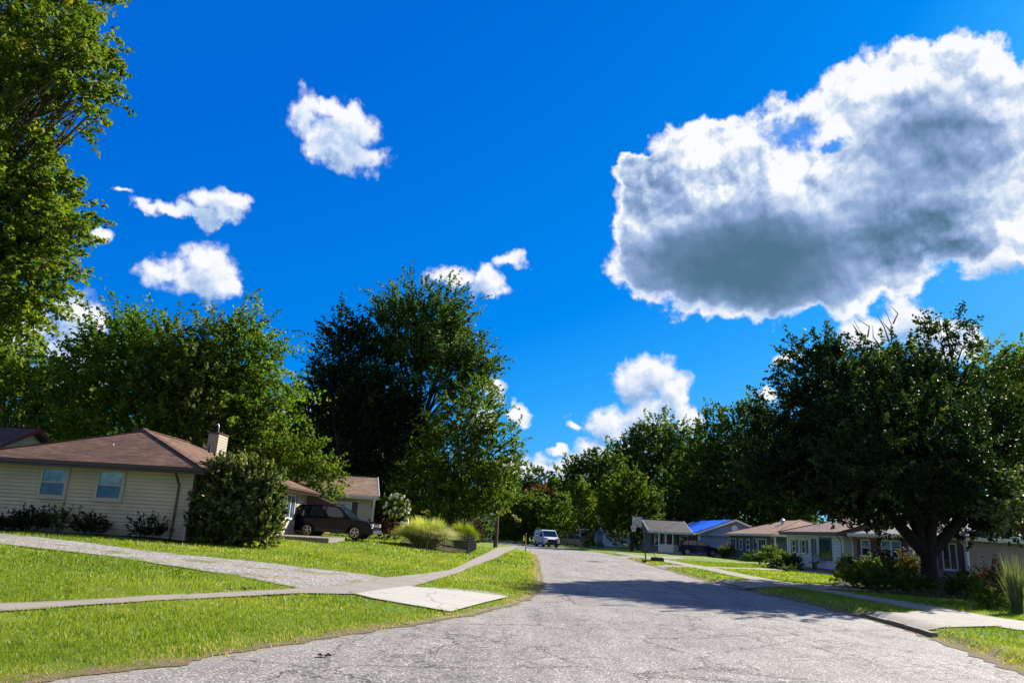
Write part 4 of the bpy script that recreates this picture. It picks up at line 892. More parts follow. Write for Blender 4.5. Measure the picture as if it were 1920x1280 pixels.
def roof(t, x0, x1, y0, y1, ze, ridge, zr, rm, fm, thick=.14, name='roof', gut=True):
    """hip or gable roof over the rectangle; ridge ((xa,ya),(xb,yb)) lies along x or y"""
    (xa, ya), (xb, yb) = ridge; m = MB()
    c = [(x0, y0, ze), (x1, y0, ze), (x1, y1, ze), (x0, y1, ze)]; A = (xa, ya, zr); B = (xb, yb, zr)
    if abs(xb-xa) > abs(yb-ya): fs = [[c[0], c[1], B, A], [c[2], c[3], A, B], [c[3], c[0], A], [c[1], c[2], B]]; gab = (abs(xa-x0) < .01, abs(xb-x1) < .01)
    else: fs = [[c[1], c[2], B, A], [c[3], c[0], A, B], [c[0], c[1], A], [c[2], c[3], B]]; gab = (abs(ya-y0) < .01, abs(yb-y1) < .01)
    keep = [f for i, f in enumerate(fs) if not (i == 2 and gab[0]) and not (i == 3 and gab[1])]
    for f in keep: m.prism(f, (0, 0, -thick))
    r = m.build(name, rm, t)
    # ridge and hip caps
    cap = MB(); up = Vector((0, 0, .012))
    cap.bar(Vector(A)+up, Vector(B)+up, .22, .03)
    if not gab[0]:
        for q in ([c[0], c[3]] if abs(xb-xa) > abs(yb-ya) else [c[0], c[1]]): cap.bar(Vector(A)+up, Vector(q)+up, .22, .03)
    if not gab[1]:
        for q in ([c[1], c[2]] if abs(xb-xa) > abs(yb-ya) else [c[2], c[3]]): cap.bar(Vector(B)+up, Vector(q)+up, .22, .03)
    cap.build('ridge_cap', rm, r)
    f = MB(); h = .20
    sides = [(0, 1), (1, 2), (2, 3), (3, 0)]
    alongx = abs(xb-xa) > abs(yb-ya)
    for (i, j) in sides:
        isg = ((i, j) == (3, 0) and alongx and gab[0]) or ((i, j) == (1, 2) and alongx and gab[1]) or ((i, j) == (0, 1) and not alongx and gab[0]) or ((i, j) == (2, 3) and not alongx and gab[1])
        a, b = Vector(c[i]), Vector(c[j]); n = Vector((b.y-a.y, -(b.x-a.x), 0)).normalized(); dn = Vector((0, 0, -.02))
        if isg:
            pk = Vector(A if (i, j) in ((3, 0), (0, 1)) else B)
            for q in (a, b):
                f.add([q+n*.004+Vector((0, 0, .02)), pk+n*.004+Vector((0, 0, .02)), pk+n*.004-Vector((0, 0, h)), q+n*.004-Vector((0, 0, h)), q+n*.05+Vector((0, 0, .02)), pk+n*.05+Vector((0, 0, .02)), pk+n*.05-Vector((0, 0, h)), q+n*.05-Vector((0, 0, h))], [(0, 1, 2, 3), (7, 6, 5, 4), (0, 4, 5, 1), (3, 2, 6, 7)])
        else:
            f.prism([a+dn, b+dn, b+dn+n*.11, a+dn+n*.11], (0, 0, -.11)); f.prism([a+Vector((0, 0, -.13)), b+Vector((0, 0, -.13)), b+Vector((0, 0, -.13))+n*.02, a+Vector((0, 0, -.13))+n*.02], (0, 0, -h+.10))
    f.build('gutter', fm, t)
    s = MB().box(x0+.02, x1-.02, y0+.02, y1-.02, ze-thick-.03, ze-thick-.004); s.build('soffit', TRIM_C if fm is BROWN else TRIM, t)
    return r
def downspout(t, x, y, ztop, fm, dx=0, dy=-.05, over=.45, zb=.1, rot=(0, -1)):
    nx, ny = rot
    m = MB(); m.tube([(x+nx*over, y+ny*over, ztop), (x+nx*over, y+ny*over, ztop-.12), (x+nx*.06, y+ny*.06, ztop-.5), (x+nx*.06, y+ny*.06, zb+.12), (x+nx*.25, y+ny*.25, zb)], .042, 6)
    m.build('downspout', fm, t, smooth=False)
def corner(m, x, y, z0, z1, w=.09): m.box(x-w, x+w, y-w, y+w, z0, z1)
def walls(t, w, d, h, smat, cmat, gable=None, zr=None, z0=.18, name='wall', course=.125, fnd=True, gmat=None):
    """four lap-sided walls of a w x d box; gable 'x': ridge along x, 'y': ridge along y"""
    m = MB(); fl = [(0, h), (1, h)]; gb = [(0, h), (.5, zr or h), (1, h)]
    siding(m, (0, 0), (w, 0), z0, gb if gable == 'y' else fl, course); siding(m, (w, 0), (w, d), z0, gb if gable == 'x' else fl, course)
    siding(m, (w, d), (0, d), z0, gb if gable == 'y' else fl, course); siding(m, (0, d), (0, 0), z0, gb if gable == 'x' else fl, course)
    m.build(name, smat, t, fixn=False)
    for x, y in ((0, 0), (w, 0), (w, d), (0, d)): c = MB(); corner(c, x, y, z0, h, .07); c.build('corner_trim', cmat, t)
    if fnd: MB().box(.03, w-.03, .03, d-.03, -.5, z0+.01).build('foundation', FND, t)
    MB().box(.06, w-.06, .06, d-.06, z0, h-.05).build('inner_wall', DARKG, t)

# --- cream house on the left
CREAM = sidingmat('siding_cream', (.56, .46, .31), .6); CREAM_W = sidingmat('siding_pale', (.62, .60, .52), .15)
RB = roofmat('shingle_brown', (.098, .052, .032), (.165, .094, .058))
ox, oy, oz = -18.52, 26.57, .66
A = thing('house', 'cream ranch house with brown hip roof and two windows facing the gravel drive', 'house', (ox, oy, oz))
w, d, h = 7.44, 15.4, 2.42
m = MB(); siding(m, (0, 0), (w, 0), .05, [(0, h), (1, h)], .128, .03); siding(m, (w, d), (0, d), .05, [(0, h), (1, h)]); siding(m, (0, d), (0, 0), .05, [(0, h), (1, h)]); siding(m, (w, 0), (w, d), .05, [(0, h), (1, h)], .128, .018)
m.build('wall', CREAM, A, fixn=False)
MB().box(.05, w-.05, .05, d-.05, -.4, h-.05).build('foundation', FND, A)
for x, y in ((0, 0), (w, 0), (w, d), (0, d)): c = MB(); corner(c, x, y, .0, h, .06); c.build('corner_trim', TRIM_C, A)
window(A, (0, 0), (w, 0), 2.58, .80, 1.34, 2.22, TRIM_C, (GL_B, GL_T), fw=.11)
window(A, (0, 0), (w, 0), 4.58, .80, 1.34, 2.22, TRIM_C, (GL_B, GL_P), fw=.11)
window(A, (w, 0), (w, d), 12.5, 1.5, 1.05, 2.15, TRIM, (GL_B, GL_B), split='v', fw=.08, shutters=DARKG, shw=.35)
rf = roof(A, -.6, w+.6, -.6, d+.5, h+.10, ((w/2, 3.7), (w/2, 11.7)), 4.16, RB, BROWN)
downspout(A, w-.42, 0, h, BROWN, over=.5, zb=0)
v = MB().box(w/2-.52, w/2-.1, 3.5, 3.9, 3.85, 4.20); v.box(w/2-.57, w/2-.05, 3.45, 3.95, 4.20, 4.235); v.build('roof_vent', mat('vent_brown', (.07, .04, .03), .6), rf)
v = MB().tube([(4.9, 7.4, 3.4), (4.9, 7.4, 4.05)], .06, 10); v.build('vent_pipe', DARKG, rf)
v = MB().tube([(3.6, 1.5, 3.1), (3.6, 1.5, 3.38)], .03, 8); v.build('vent_pipe', TRIM, rf)
cx0, cx1, cy0, cy1 = 4.33, 4.81, 8.45, 9.65
ch = MB()
for (a, b) in (((cx0, cy0), (cx1, cy0)), ((cx1, cy0), (cx1, cy1)), ((cx1, cy1), (cx0, cy1)), ((cx0, cy1), (cx0, cy0))): siding(ch, a, b, 3.2, [(0, 4.72), (1, 4.72)], .125)
ch.build('chimney', mat('chimney_siding', (.28, .225, .165), .6), rf, fixn=False)
MB().box(cx0-.05, cx1+.05, cy0-.05, cy1+.05, 4.72, 4.78).build('chimney_cap', BROWN, rf)
v = MB().tube([(cx1-.2, cy0+.4, 4.78), (cx1-.2, cy0+.4, 5.1), (cx1-.26, cy0+.4, 5.22), (cx1-.36, cy0+.4, 5.18)], .022, 8); v.build('flue_pipe', mat('galvanised', (.45, .46, .47), .35, .8), rf)
# wooden stoop at the far corner
o = MB().box(0, 3.0, 0, 3.6, -.05, .13)
for k in range(12): o.box(.02+k*.25, .24+k*.25, -.02, 3.62, .13, .16)
o.build('wooden_deck', mat('weathered_wood', (.16, .135, .105), .8, scale=2), None).location = (-11.0, 35.3, .70)
dk = bpy.data.objects['wooden_deck']; tag(dk, 'low weathered wooden deck at the corner of the cream house', 'deck')
# --- small tan house behind the black car
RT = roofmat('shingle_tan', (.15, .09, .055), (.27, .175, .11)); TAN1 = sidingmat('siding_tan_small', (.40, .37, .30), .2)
B = thing('house', 'small cream house with a tan shingle roof behind the black car', 'house', (-14.21, 46.7, .72), R(12.3))
walls(B, 6.1, 8, 2.5, TAN1, TRIM_C, gable='x', zr=3.9)
roof(B, -.3, 6.35, -.45, 8.45, 2.62, ((-.3, 4), (6.35, 4)), 4.05, RT, TRIM)
window(B, (0, 0), (6.1, 0), 4.0, 1.3, 1.0, 2.1, TRIM, (GL_T, GL_T), split='v', shutters=DARKG, shw=.38)
downspout(B, 6.05, 0, 2.5, TRIM, over=.4)
# --- neighbour gable at far left
Cn = thing('house', 'house with a dark red trimmed gable peeking over the left end of the cream roof', 'house', (-34.4, 34, .95))
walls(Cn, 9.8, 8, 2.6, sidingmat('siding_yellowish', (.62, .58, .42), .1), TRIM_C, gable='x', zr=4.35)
roof(Cn, -.5, 10.3, -.5, 8.5, 2.66, ((-.5, 4), (10.3, 4)), 4.5, roofmat('shingle_dark_brown', (.06, .035, .03), (.10, .06, .05)), mat('fascia_red', (.17, .05, .045), .5))
# --- red shed
s = thing('shed', 'little red garden shed between the cream house and the black car', 'shed', (-12.3, 44.6, .72))
m = MB(); siding(m, (0, 0), (1.9, 0), 0, [(0, 1.9), (1, 1.9)], .15); siding(m, (1.9, 0), (1.9, 1.6), 0, [(0, 1.9), (1, 1.9)], .15); siding(m, (1.9, 1.6), (0, 1.6), 0, [(0, 1.9), (1, 1.9)], .15); siding(m, (0, 1.6), (0, 0), 0, [(0, 1.9), (1, 1.9)], .15)
m.build('wall', mat('red_paint', (.30, .03, .02), .5), s, fixn=False)
MB().prism([(-.1, -.1, 1.9), (2.0, -.1, 1.9), (2.0, -.1, 2.0), (.95, -.1, 2.35), (-.1, -.1, 2.0)], (0, 1.8, 0)).build('roof', BROWN, s)
# --- right row
RR = roofmat('shingle_redbrown', (.18, .088, .056), (.27, .15, .10)); RR2 = roofmat('shingle_mauve', (.12, .065, .050), (.19, .11, .085)); RR3 = roofmat('shingle_grey', (.13, .11, .10), (.22, .19, .175))
def frame_of(p, q): d_ = (q[0]-p[0], q[1]-p[1]); return math.atan2(d_[1], d_[0]), math.hypot(*d_)
GREEN_SH = mat('shutter_green_grey', (.075, .10, .095), .5); PURP = mat('shutter_plum', (.07, .028, .05), .5)
# dark grey house
rz, L = frame_of((25.2, 83.2), (25.6, 70.5)); hz = .17
Gh = thing('house', 'dark grey house with white windows beside the blue tarp house', 'house', (25.2, 83.2, hz), rz)
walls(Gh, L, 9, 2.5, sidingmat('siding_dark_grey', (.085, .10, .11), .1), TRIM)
r_ = roof(Gh, -.5, L+.5, -.5, 9.5, 2.55, ((4.6, 4.5), (L-4.6, 4.5)), 4.15, RR, TRIM)
for s_ in (3.6, 5.66): window(Gh, (0, 0), (L, 0), s_, .70, 1.0, 1.95, TRIM, (GL, GL), fw=.10)
window(Gh, (0, 0), (L, 0), 1.2, 1.5, .9, 1.98, TRIM, (GL, GL), split='v', fw=.12)
door(Gh, (0, 0), (L, 0), 7.75, .9, .15, 2.05, DARKG)
window(Gh, (0, 0), (L, 0), 9.6, 1.8, .6, 2.0, TRIM, (GL, GL), split='v', n=3, fw=.12)
downspout(Gh, L-.05, 0, 2.5, TRIM, over=.4)
l = MB().lathe([(.05, 0), (.09, .05), (.09, .22), (.04, .28)], (8.4, -.16, 1.7), 8); l.build('porch_lamp', mat('lamp_glass', (.8, .8, .75), .3), Gh)
g1 = MB().lathe([(.14, 3.4), (.14, 4.1), (.24, 4.12), (.24, 4.3), (.1, 4.42)], (L-5.2, 2.9, -.25), 12); g1.build('flue_cap', mat('galvanised', (.45, .46, .47), .35, .8), r_)
MB().box(4.0, 4.5, 2.9, 3.3, 3.4, 3.75).build('roof_vent', DARKG, r_)
# white house
rz, L = frame_of((21.5, 56.5), (22.0, 48.5)); hz = .16
Wh = thing('house', 'small white house with a dark blue door and green-grey shutters', 'house', (21.5, 56.5, hz), rz)
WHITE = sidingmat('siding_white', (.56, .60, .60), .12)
walls(Wh, L, 9, 2.5, WHITE, TRIM, course=.2)
r_ = roof(Wh, -.5, L+.35, -.45, 9.5, 2.55, ((3.2, 4.3), (L+.0, 4.3)), 4.0, RR2, mat('gutter_mauve', (.10, .075, .08), .5))
for f_ in (.131, .322): window(Wh, (0, 0), (L, 0), f_*L, .50, 1.13, 1.96, TRIM, (GL, GL), fw=.06, shutters=GREEN_SH, shw=.28)
door(Wh, (0, 0), (L, 0), .514*L, .85, .12, 2.1, mat('door_blue', (.025, .05, .075), .4))
window(Wh, (0, 0), (L, 0), .715*L, 1.45, .85, 2.1, mat('frame_slate', (.06, .075, .085), .5), (GL, GL), n=1, fw=.1)
o = MB(); panel(o, (0, 0), (L, 0), .715*L-.35, .715*L+.35, 1.15, 1.35, .03, .034); o.build('curtain', TRIM, Wh)
downspout(Wh, L-.12, 0, 2.5, mat('spout_brown', (.05, .035, .03), .5), over=.4)
MB().box(2.7, L, -1.3, -.02, -.1, .1).build('porch_slab', conc, Wh)
v = MB().tube([(1.9, 1.8, 2.9), (1.9, 1.8, 3.65)], .06, 8); v.build('vent_pipe', DARKG, r_)
MB().box(1.6, 2.1, 3.2, 3.6, 3.5, 3.95).build('roof_vent', DARKG, r_)
# tan house
p, q = (22.6, 48.4), (25.2, 40.8); rz, L = frame_of(p, q); hz = .17
Th = thing('house', 'tan house with plum shutters behind the massive maple', 'house', (*p, hz), rz)
walls(Th, L, 11.5, 2.45, sidingmat('siding_tan', (.25, .185, .13), .15), TRIM)
roof(Th, -.4, L+.4, -.5, 12, 2.52, ((4.0, 5.7), (L-4.0, 5.7)), 4.0, RR3, TRIM)
window(Th, (0, 0), (L, 0), .134*L, .62, 1.2, 2.1, TRIM, (GL, GL_T), shutters=PURP, shw=.36)
window(Th, (0, 0), (L, 0), .334*L, .60, 1.2, 2.1, TRIM, (GL, GL_T)); window(Th, (0, 0), (L, 0), .334*L+.74, .60, 1.2, 2.1, TRIM, (GL, GL_T))
for x in (.334*L-.38-.36, .334*L+.74+.38): 
    q_ = MB(); panel(q_, (0, 0), (L, 0), x, x+.36, 1.08, 2.17, -.01, .045); q_.build('shutter', PURP, Th)
door(Th, (0, 0), (L, 0), .60*L, .85, .15, 2.1, mat('door_white', (.4, .4, .38), .4))
window(Th, (0, 0), (L, 0), .875*L, .8, .75, 2.05, TRIM, (GL, GL), split='v', shutters=PURP, shw=.3)
downspout(Th, .03, 0, 2.45, TRIM, over=.4); downspout(Th, L-.03, 0, 2.45, TRIM, over=.4)
# blue tarp house
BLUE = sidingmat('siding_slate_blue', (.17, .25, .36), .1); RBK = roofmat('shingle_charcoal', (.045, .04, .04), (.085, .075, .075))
Tb = thing('house', 'slate blue house with a round gable vent and a lattice front porch', 'house', (22.6, 86, .18))
walls(Tb, 8.2, 18, 2.4, BLUE, TRIM, gable='y', zr=4.0)
r_ = roof(Tb, -.5, 8.7, -.4, 18.4, 2.42, ((4.1, -.4), (4.1, 18.4)), 4.15, RBK, TRIM)
v = MB().lathe([(.36, -.05), (.36, -.10), (.26, -.12), (.24, -.06), (.05, -.06), (.05, -.1), (.01, -.1)], (4.0, 0, 3.15), 24, 'y'); v.build('round_vent', TRIM, Tb)
wg = MB(); siding(wg, (-5.3, 2.2), (0, 2.2), .1, [(0, 2.35), (1, 2.35)]); siding(wg, (0, 7.5), (-5.3, 7.5), .1, [(0, 2.35), (1, 2.35)]); siding(wg, (-5.3, 7.5), (-5.3, 2.2), .1, [(0, 2.35), (1, 2.35)])
siding(wg, (-5.5, 8), (-5.5, -.2), 2.3, [(0, 2.3), (.5, 3.6), (1, 2.3)])
wg.build('porch_wall', sidingmat('siding_sage', (.17, .20, .20), .1), Tb, fixn=False)
MB().box(-5.25, -.1, 2.3, 7.4, -.3, 2.3).build('inner_wall', DARKG, Tb)
roof(Tb, -5.9, -.9, -.4, 8.2, 2.40, ((-5.9, 3.9), (-.9, 3.9)), 3.75, RBK, TRIM, name='porch_roof')
for x in (-4.7, -3.9, -3.1, -.15): MB().box(x-.06, x+.06, -.2, -.08, -.2, 2.25).build('porch_post', TRIM, Tb)
MB().box(-5.5, 0, -.2, 2.2, -.3, .12).build('porch_floor', mat('deck_grey', (.25, .25, .25), .7), Tb)
la = MB().box(-4.7, -3.1, -.17, -.15, .1, .95)
for k in range(15): la.box(-4.7+k*.11, -4.67+k*.11, -.19, -.17, .1, .95)
la.box(-4.7, -3.1, -.2, -.1, .95, 1.0); la.build('porch_lattice', TRIM, Tb)
ra = MB()
for k in range(9): ra.box(-3.0+k*.12, -2.97+k*.12, -.15, -.12, .1, .85)
ra.box(-3.1, -1.9, -.17, -.10, .85, .92); ra.build('railing', TRIM, Tb)
door(Tb, (-5.3, 2.2), (0, 2.2), 2.2, .9, .12, 2.1, mat('door_red_brown', (.14, .04, .025), .4))
window(Tb, (-5.3, 2.2), (0, 2.2), .9, .6, .9, 2.0, TRIM, (GL, GL), shutters=DARKG, shw=.25); window(Tb, (-5.3, 2.2), (0, 2.2), 4.0, .9, .9, 2.0, TRIM, (GL, GL), shutters=DARKG, shw=.25)
# the tarp: a crumpled sheet over the left slope
nx, ny = 40, 26; V = []; Fc = []
rg = np.random.default_rng(9)
for j in range(ny+1):
    for i in range(nx+1):
        s_, t_ = i/nx, j/ny; x = -.45+s_*4.85; y = .1+t_*15.5-.25*math.sin(s_*5)
        zz = 2.42+(min(x, 4.1)+.5)*(4.15-2.42)/4.6-(max(x-4.1, 0))*.37
        zz += .05+.02*math.sin(y*3.1+x*2)+.018*math.sin(x*7+y*1.3)+rg.uniform(0, .012); V.append((x+22.6, y+86, zz+.18))
for j in range(ny):
    for i in range(nx): a = j*(nx+1)+i; Fc.append((a, a+1, a+nx+2, a+nx+1))
me = bpy.data.meshes.new('tarp'); me.from_pydata(V, [], Fc)
tp = link('tarp', me, mat('tarp_blue', (.004, .16, .85), .35, var=.12, scale=1.2), smooth=True); tag(tp, 'bright blue crumpled tarp covering the roof slope of the slate blue house', 'tarp')
sm = tp.modifiers.new('thick', 'SOLIDIFY'); sm.thickness = .015; sm.offset = -1
# blue house behind the pear
Bb = thing('house', 'pale blue house half hidden behind the pear tree', 'house', (15.2, 112, .1)); walls(Bb, 6.6, 8, 2.4, sidingmat('siding_sky_blue', (.22, .38, .50), .1), TRIM, gable='x', zr=3.9)
roof(Bb, -.4, 7.0, -.4, 8.4, 2.45, ((-.4, 4), (7.0, 4)), 3.9, RBK, TRIM)
for s_ in (2.0, 4.8): window(Bb, (0, 0), (6.6, 0), s_, .9, .9, 2.0, TRIM, (GL, GL))
# distant white house
Fw = thing('house', 'distant white house with dark shutters behind the tan wagon', 'house', (10.6, 126, .05)); walls(Fw, 7.2, 8, 2.6, sidingmat('siding_far_white', (.5, .5, .5), .1), TRIM, gable='x', zr=3.9)
roof(Fw, -.5, 7.7, -1.2, 8.4, 2.7, ((-.5, 4), (7.7, 4)), 3.9, roofmat('shingle_navy', (.03, .035, .06), (.05, .06, .09)), TRIM)
for s_ in (1.2, 3.0, 6.0): window(Fw, (0, 0), (7.2, 0), s_, .7, .8, 2.1, TRIM, (GL, GL), shutters=DARKG, shw=.3)
door(Fw, (0, 0), (7.2, 0), 4.5, .9, .1, 2.1, DARKG)
for x in (.1, 2.4, 5.2, 7.1): MB().box(x-.07, x+.07, -1.1, -.96, 0, 2.55).build('porch_post', TRIM, Fw)
# far brick house
def brickmat():
    m, g = newmat('red_brick'); pos = g.n('ShaderNodeTexCoord').outputs['Object']; sx = g.n('ShaderNodeSeparateXYZ'); g.put(sx.inputs[0], pos)
    cb = g.n('ShaderNodeCombineXYZ'); g.put(cb.inputs[0], g.m('ADD', sx.outputs[0], sx.outputs[1])); g.put(cb.inputs[1], sx.outputs[2])
    b = g.n('ShaderNodeTexBrick'); g.put(b.inputs['Vector'], cb.outputs[0]); b.inputs['Scale'].default_value = 4
    b.inputs['Color1'].default_value = (.16, .05, .035, 1); b.inputs['Color2'].default_value = (.10, .035, .028, 1); b.inputs['Mortar'].default_value = (.2, .17, .15, 1)
    return fin(m, g, P(g, b.outputs[0], .85))
BRK = brickmat()
Br = thing('house', 'long low red brick house closing the bend of the street', 'house', (-8.5, 152, .0))
m = MB().box(0, 13, 0, .3, -.3, 2.5); m.box(0, .3, .3, 8, -.3, 2.5); m.box(12.7, 13, .3, 8, -.3, 2.5); m.box(.3, 12.7, 7.7, 8, -.3, 2.5); m.build('wall', BRK, Br)
gw = MB(); siding(gw, (6.5, -.05), (13, -.05), 2.1, [(0, 2.5), (.5, 4.1), (1, 2.5)], .2); gw.build('gable', TRIM, Br, fixn=False)
roof(Br, -.5, 13.5, -.5, 8.5, 2.6, ((-.5, 4), (13.5, 4)), 4.3, RR3, TRIM)
for s_ in (2, 5, 9.5): window(Br, (0, 0), (13, 0), s_, 1.2, .9, 2.0, TRIM, (GL, GL))
# house glimpsed behind the utility-pole maple
Pk = thing('house', 'pale house end half hidden by the red shrub near the utility pole', 'house', (-8.5, 108, .2)); walls(Pk, 7, 8, 2.5, sidingmat('siding_pale_far', (.45, .47, .47), .1), TRIM, gable='x', zr=3.8)
roof(Pk, -.4, 7.4, -.4, 8.4, 2.55, ((-.4, 4), (7.4, 4)), 3.9, RR3, TRIM); window(Pk, (0, 0), (7, 0), 3.5, 1.1, .9, 2.0, TRIM, (GL, GL))
# ---------------------------------------------------------------- vehicles
RUB = mat('tyre_rubber', (.012, .012, .012), .8, var=.2, scale=20); ALLOY = mat('alloy', (.35, .35, .36), .3, .9, var=.05); BLK = mat('black_plastic', (.015, .015, .016), .55); CG = glassmat('car_glass', (.010, .018, .022), rough=.02)
LAMP = mat('lamp_clear', (.34, .35, .35), .12, var=.05); RED = mat('tail_red', (.25, .01, .01), .2); AMB = mat('amber', (.5, .15, .01), .25)
def paint(name, col, rough=.14):
    m, g = newmat(name); b = g.n('ShaderNodeBsdfPrincipled'); b.inputs['Base Color'].default_value = (*col, 1); b.inputs['Roughness'].default_value = rough
    b.inputs['Metallic'].default_value = 0; b.inputs['Specular IOR Level'].default_value = .1; b.inputs['Coat Weight'].default_value = .03; b.inputs['Coat Roughness'].default_value = .05
    return fin(m, g, b.outputs[0])
def arc(cx, r, z0, n=9):           # wheel arch notch walked front to back
    return [(cx+r*math.cos(a), z0+r*math.sin(a)*1.0) for a in np.linspace(0, math.pi, n)]
def car(name, label, cat, loc, rz, body, lower, green, wins, wx, pm, wr=.34, wb=.87, wt=.68, wind=None, rear=None, zb=None, zr=None, rails=False, clad=None, mirrors=None, spokes=5, lights=None, tails=None, rimm=None, grille=None):
    t = thing(name, label, cat, loc, rz); zb = zb or green[0][1]; zr = zr or max(z for _, z in green)
    # lower body: side outline with arches, extruded and rounded
    xs0 = min(x for x, _ in lower)
    out = list(lower); z0 = lower[-1][1]
    pts = out[:]                   # lower runs rear-bottom -> over the top -> front-bottom; then back along the sill with arches
    for cx in sorted(wx, reverse=True): pts += [(cx+wr*1.16, z0)]+arc(cx, wr*1.16, z0+.02)[0:]+[(cx-wr*1.16, z0)]
    bm = bmesh.new(); nseg = 6
    prof = [(-wb, .93), (-wb-.0, 1), (0, 1.0), (wb, 1), (wb, .93)]
    ringv = []
    for (yy, ins) in ((-wb+.10, 1), (-wb, 0), (wb, 0), (wb-.10, 1)): pass
    cxm = (min(p[0] for p in pts)+max(p[0] for p in pts))/2
    def ring(y, k):
        r = []
        for (x, z) in pts:
            kx = 1-.035*k; zz = z-(.05*k if z > zb-.25 else 0)
            r.append(bm.verts.new(((x-cxm)*kx+cxm, y, zz)))
        return r
    rings = [ring(-wb+.03, 1.4), ring(-wb-.0, .6), ring(-wb+.0+.045, -.0) if False else ring(-wb+.10, 0), ring(0, 0), ring(wb-.10, 0), ring(wb, .6), ring(wb-.03, 1.4)]
    # order from one side to the other; the side skin bows out at mid height
    rings = [ring(-wb, .9), ring(-wb+.07, .25), ring(-wb+.2, 0), ring(wb-.2, 0), ring(wb-.07, .25), ring(wb, .9)]
    n = len(pts)
    for a, b in zip(rings[:-1], rings[1:]):
        for i in range(n): bm.faces.new((a[i], a[(i+1) % n], b[(i+1) % n], b[i]))
    bm.faces.new(rings[0][::-1]); bm.faces.new(rings[-1])
    loose = [v for v in bm.verts if not v.link_faces]; bmesh.ops.delete(bm, geom=loose, context='VERTS')
    # greenhouse
    def yo(z): k = (z-zb)/(zr-zb); return wb-.03+(wt-wb+.03)*max(0, k)
    L_ = [bm.verts.new((x, -yo(z), z)) for x, z in green]; R_ = [bm.verts.new((x, yo(z), z)) for x, z in green]
    k = len(green)
    for i in range(k): bm.faces.new((L_[i], L_[(i+1) % k], R_[(i+1) % k], R_[i]))
    bm.faces.new(L_[::-1]); bm.faces.new(R_)
    bmesh.ops.recalc_face_normals(bm, faces=bm.faces)
    me = bpy.data.meshes.new('body'); bm.to_mesh(me); bm.free(); bo = link('body', me, pm, t)
    me.shade_smooth()
    try: me.set_sharp_from_angle(angle=R(32))
    except Exception: pass
    # side glass
    for w_ in wins:
        for sgn in (-1, 1):
            q = MB(); q.poly([(x, sgn*(yo(z)+.006), z) for x, z in w_]); q.build('window', CG, t)
    def cross(e, nm):
        (x0, z0_), (x1, z1_) = e; nn = Vector((z1_-z0_, 0, -(x1-x0))).normalized()
        if (nn.x > 0) != (x0+x1 > 0): nn = -nn
        if nn.z < -.2: nn = -nn
        o = nn*.008; q = MB()
        a0 = Vector((x0, 0, z0_)); a1 = Vector((x1, 0, z1_)); a = a0.lerp(a1, .06); b = a0.lerp(a1, .93)
        ya, yb = yo(a.z)-.06, yo(b.z)-.07
        q.poly([a+o+Vector((0, -ya, 0)), a+o+Vector((0, ya, 0)), b+o+Vector((0, yb, 0)), b+o+Vector((0, -yb, 0))]); q.build(nm, CG, t)
    if wind: cross(wind, 'windscreen')
    if rear: cross(rear, 'rear_window')
    # wheels
    for cx in wx:
        for sgn in (-1, 1):
            yy = sgn*(wb-.12); ty = MB().lathe([(wr*.62, -.11), (wr*.93, -.115), (wr, -.08), (wr, .08), (wr*.93, .115), (wr*.62, .11)], (cx, yy, wr), 26, 'y'); to = ty.build('wheel', RUB, t, smooth=True)
            rm_ = MB().lathe([(wr*.66, -.085), (wr*.64, .0), (wr*.30, .02*sgn), (wr*.30, .03*sgn), (wr*.64, .04), (wr*.66, .085)], (cx, yy, wr), 26, 'y')
            rb = MB()
            for s_ in range(spokes):
                a = s_*2*math.pi/spokes+.3; rb.bar((cx+.05*math.cos(a), yy+sgn*.10, wr+.05*math.sin(a)), (cx+wr*.62*math.cos(a), yy+sgn*.105, wr+wr*.62*math.sin(a)), .055, .03, (0, 1, 0))
            rb.lathe([(wr*.66, yy+sgn*.075), (wr*.69, yy+sgn*.12), (wr*.60, yy+sgn*.12), (wr*.58, yy+sgn*.08)], (cx, 0, wr), 26, 'y'); rb.lathe([(.06, yy+sgn*.06), (.06, yy+sgn*.125), (.02, yy+sgn*.13)], (cx, 0, wr), 12, 'y')
            rb.build('rim', rimm or ALLOY, to)
            MB().lathe([(wr*.60, yy+sgn*.02), (wr*.60, yy+sgn*.06)], (cx, 0, wr), 20, 'y').build('brake_disc', BLK, to)
            aw = MB().lathe([(wr*1.13, yy-sgn*.16), (wr*1.13, yy-sgn*.14)], (cx, 0, wr*.98+.04), 20, 'y'); aw.build('wheel_well', BLK, t)
    for nm, boxes, mm in (('headlight', lights, LAMP), ('tail_light', tails, RED), ('cladding', clad, BLK), ('grille', grille, BLK)):
        for b in (boxes or []):
            sides = (-1, 1) if b[2] > 0 else (0,)
            for sgn in sides:
                q = MB()
                if sgn == 0: q.box(b[0], b[1], b[2], b[3], b[4], b[5])
                else: q.box(b[0], b[1], min(sgn*b[2], sgn*b[3]), max(sgn*b[2], sgn*b[3]), b[4], b[5])
                q.build(nm, mm, t, bevel=.012)
    if mirrors:
        for sgn in (-1, 1):
            x, z, s_ = mirrors; MB().box(x-.07*s_, x+.07*s_, sgn*(wb+.02) if sgn > 0 else -(wb+.02)-.2*s_, (wb+.02)+.2*s_ if sgn > 0 else -(wb+.02), z-.07*s_, z+.09*s_).build('mirror', BLK if s_ > 1 else pm, t, bevel=.03)
    if rails:
        for sgn in (-1, 1): MB().tube([(rails[0], sgn*(wt-.08), zr+.0), (rails[0]+.12, sgn*(wt-.08), zr+.06), (rails[1]-.12, sgn*(wt-.08), zr+.06), (rails[1], sgn*(wt-.08), zr)], .018, 6).build('roof_rail', BLK, t)
    q = MB().box(xs0-.015, xs0+.01, -.26, .26, .62, .76); q.build('licence_plate', TRIM, t)
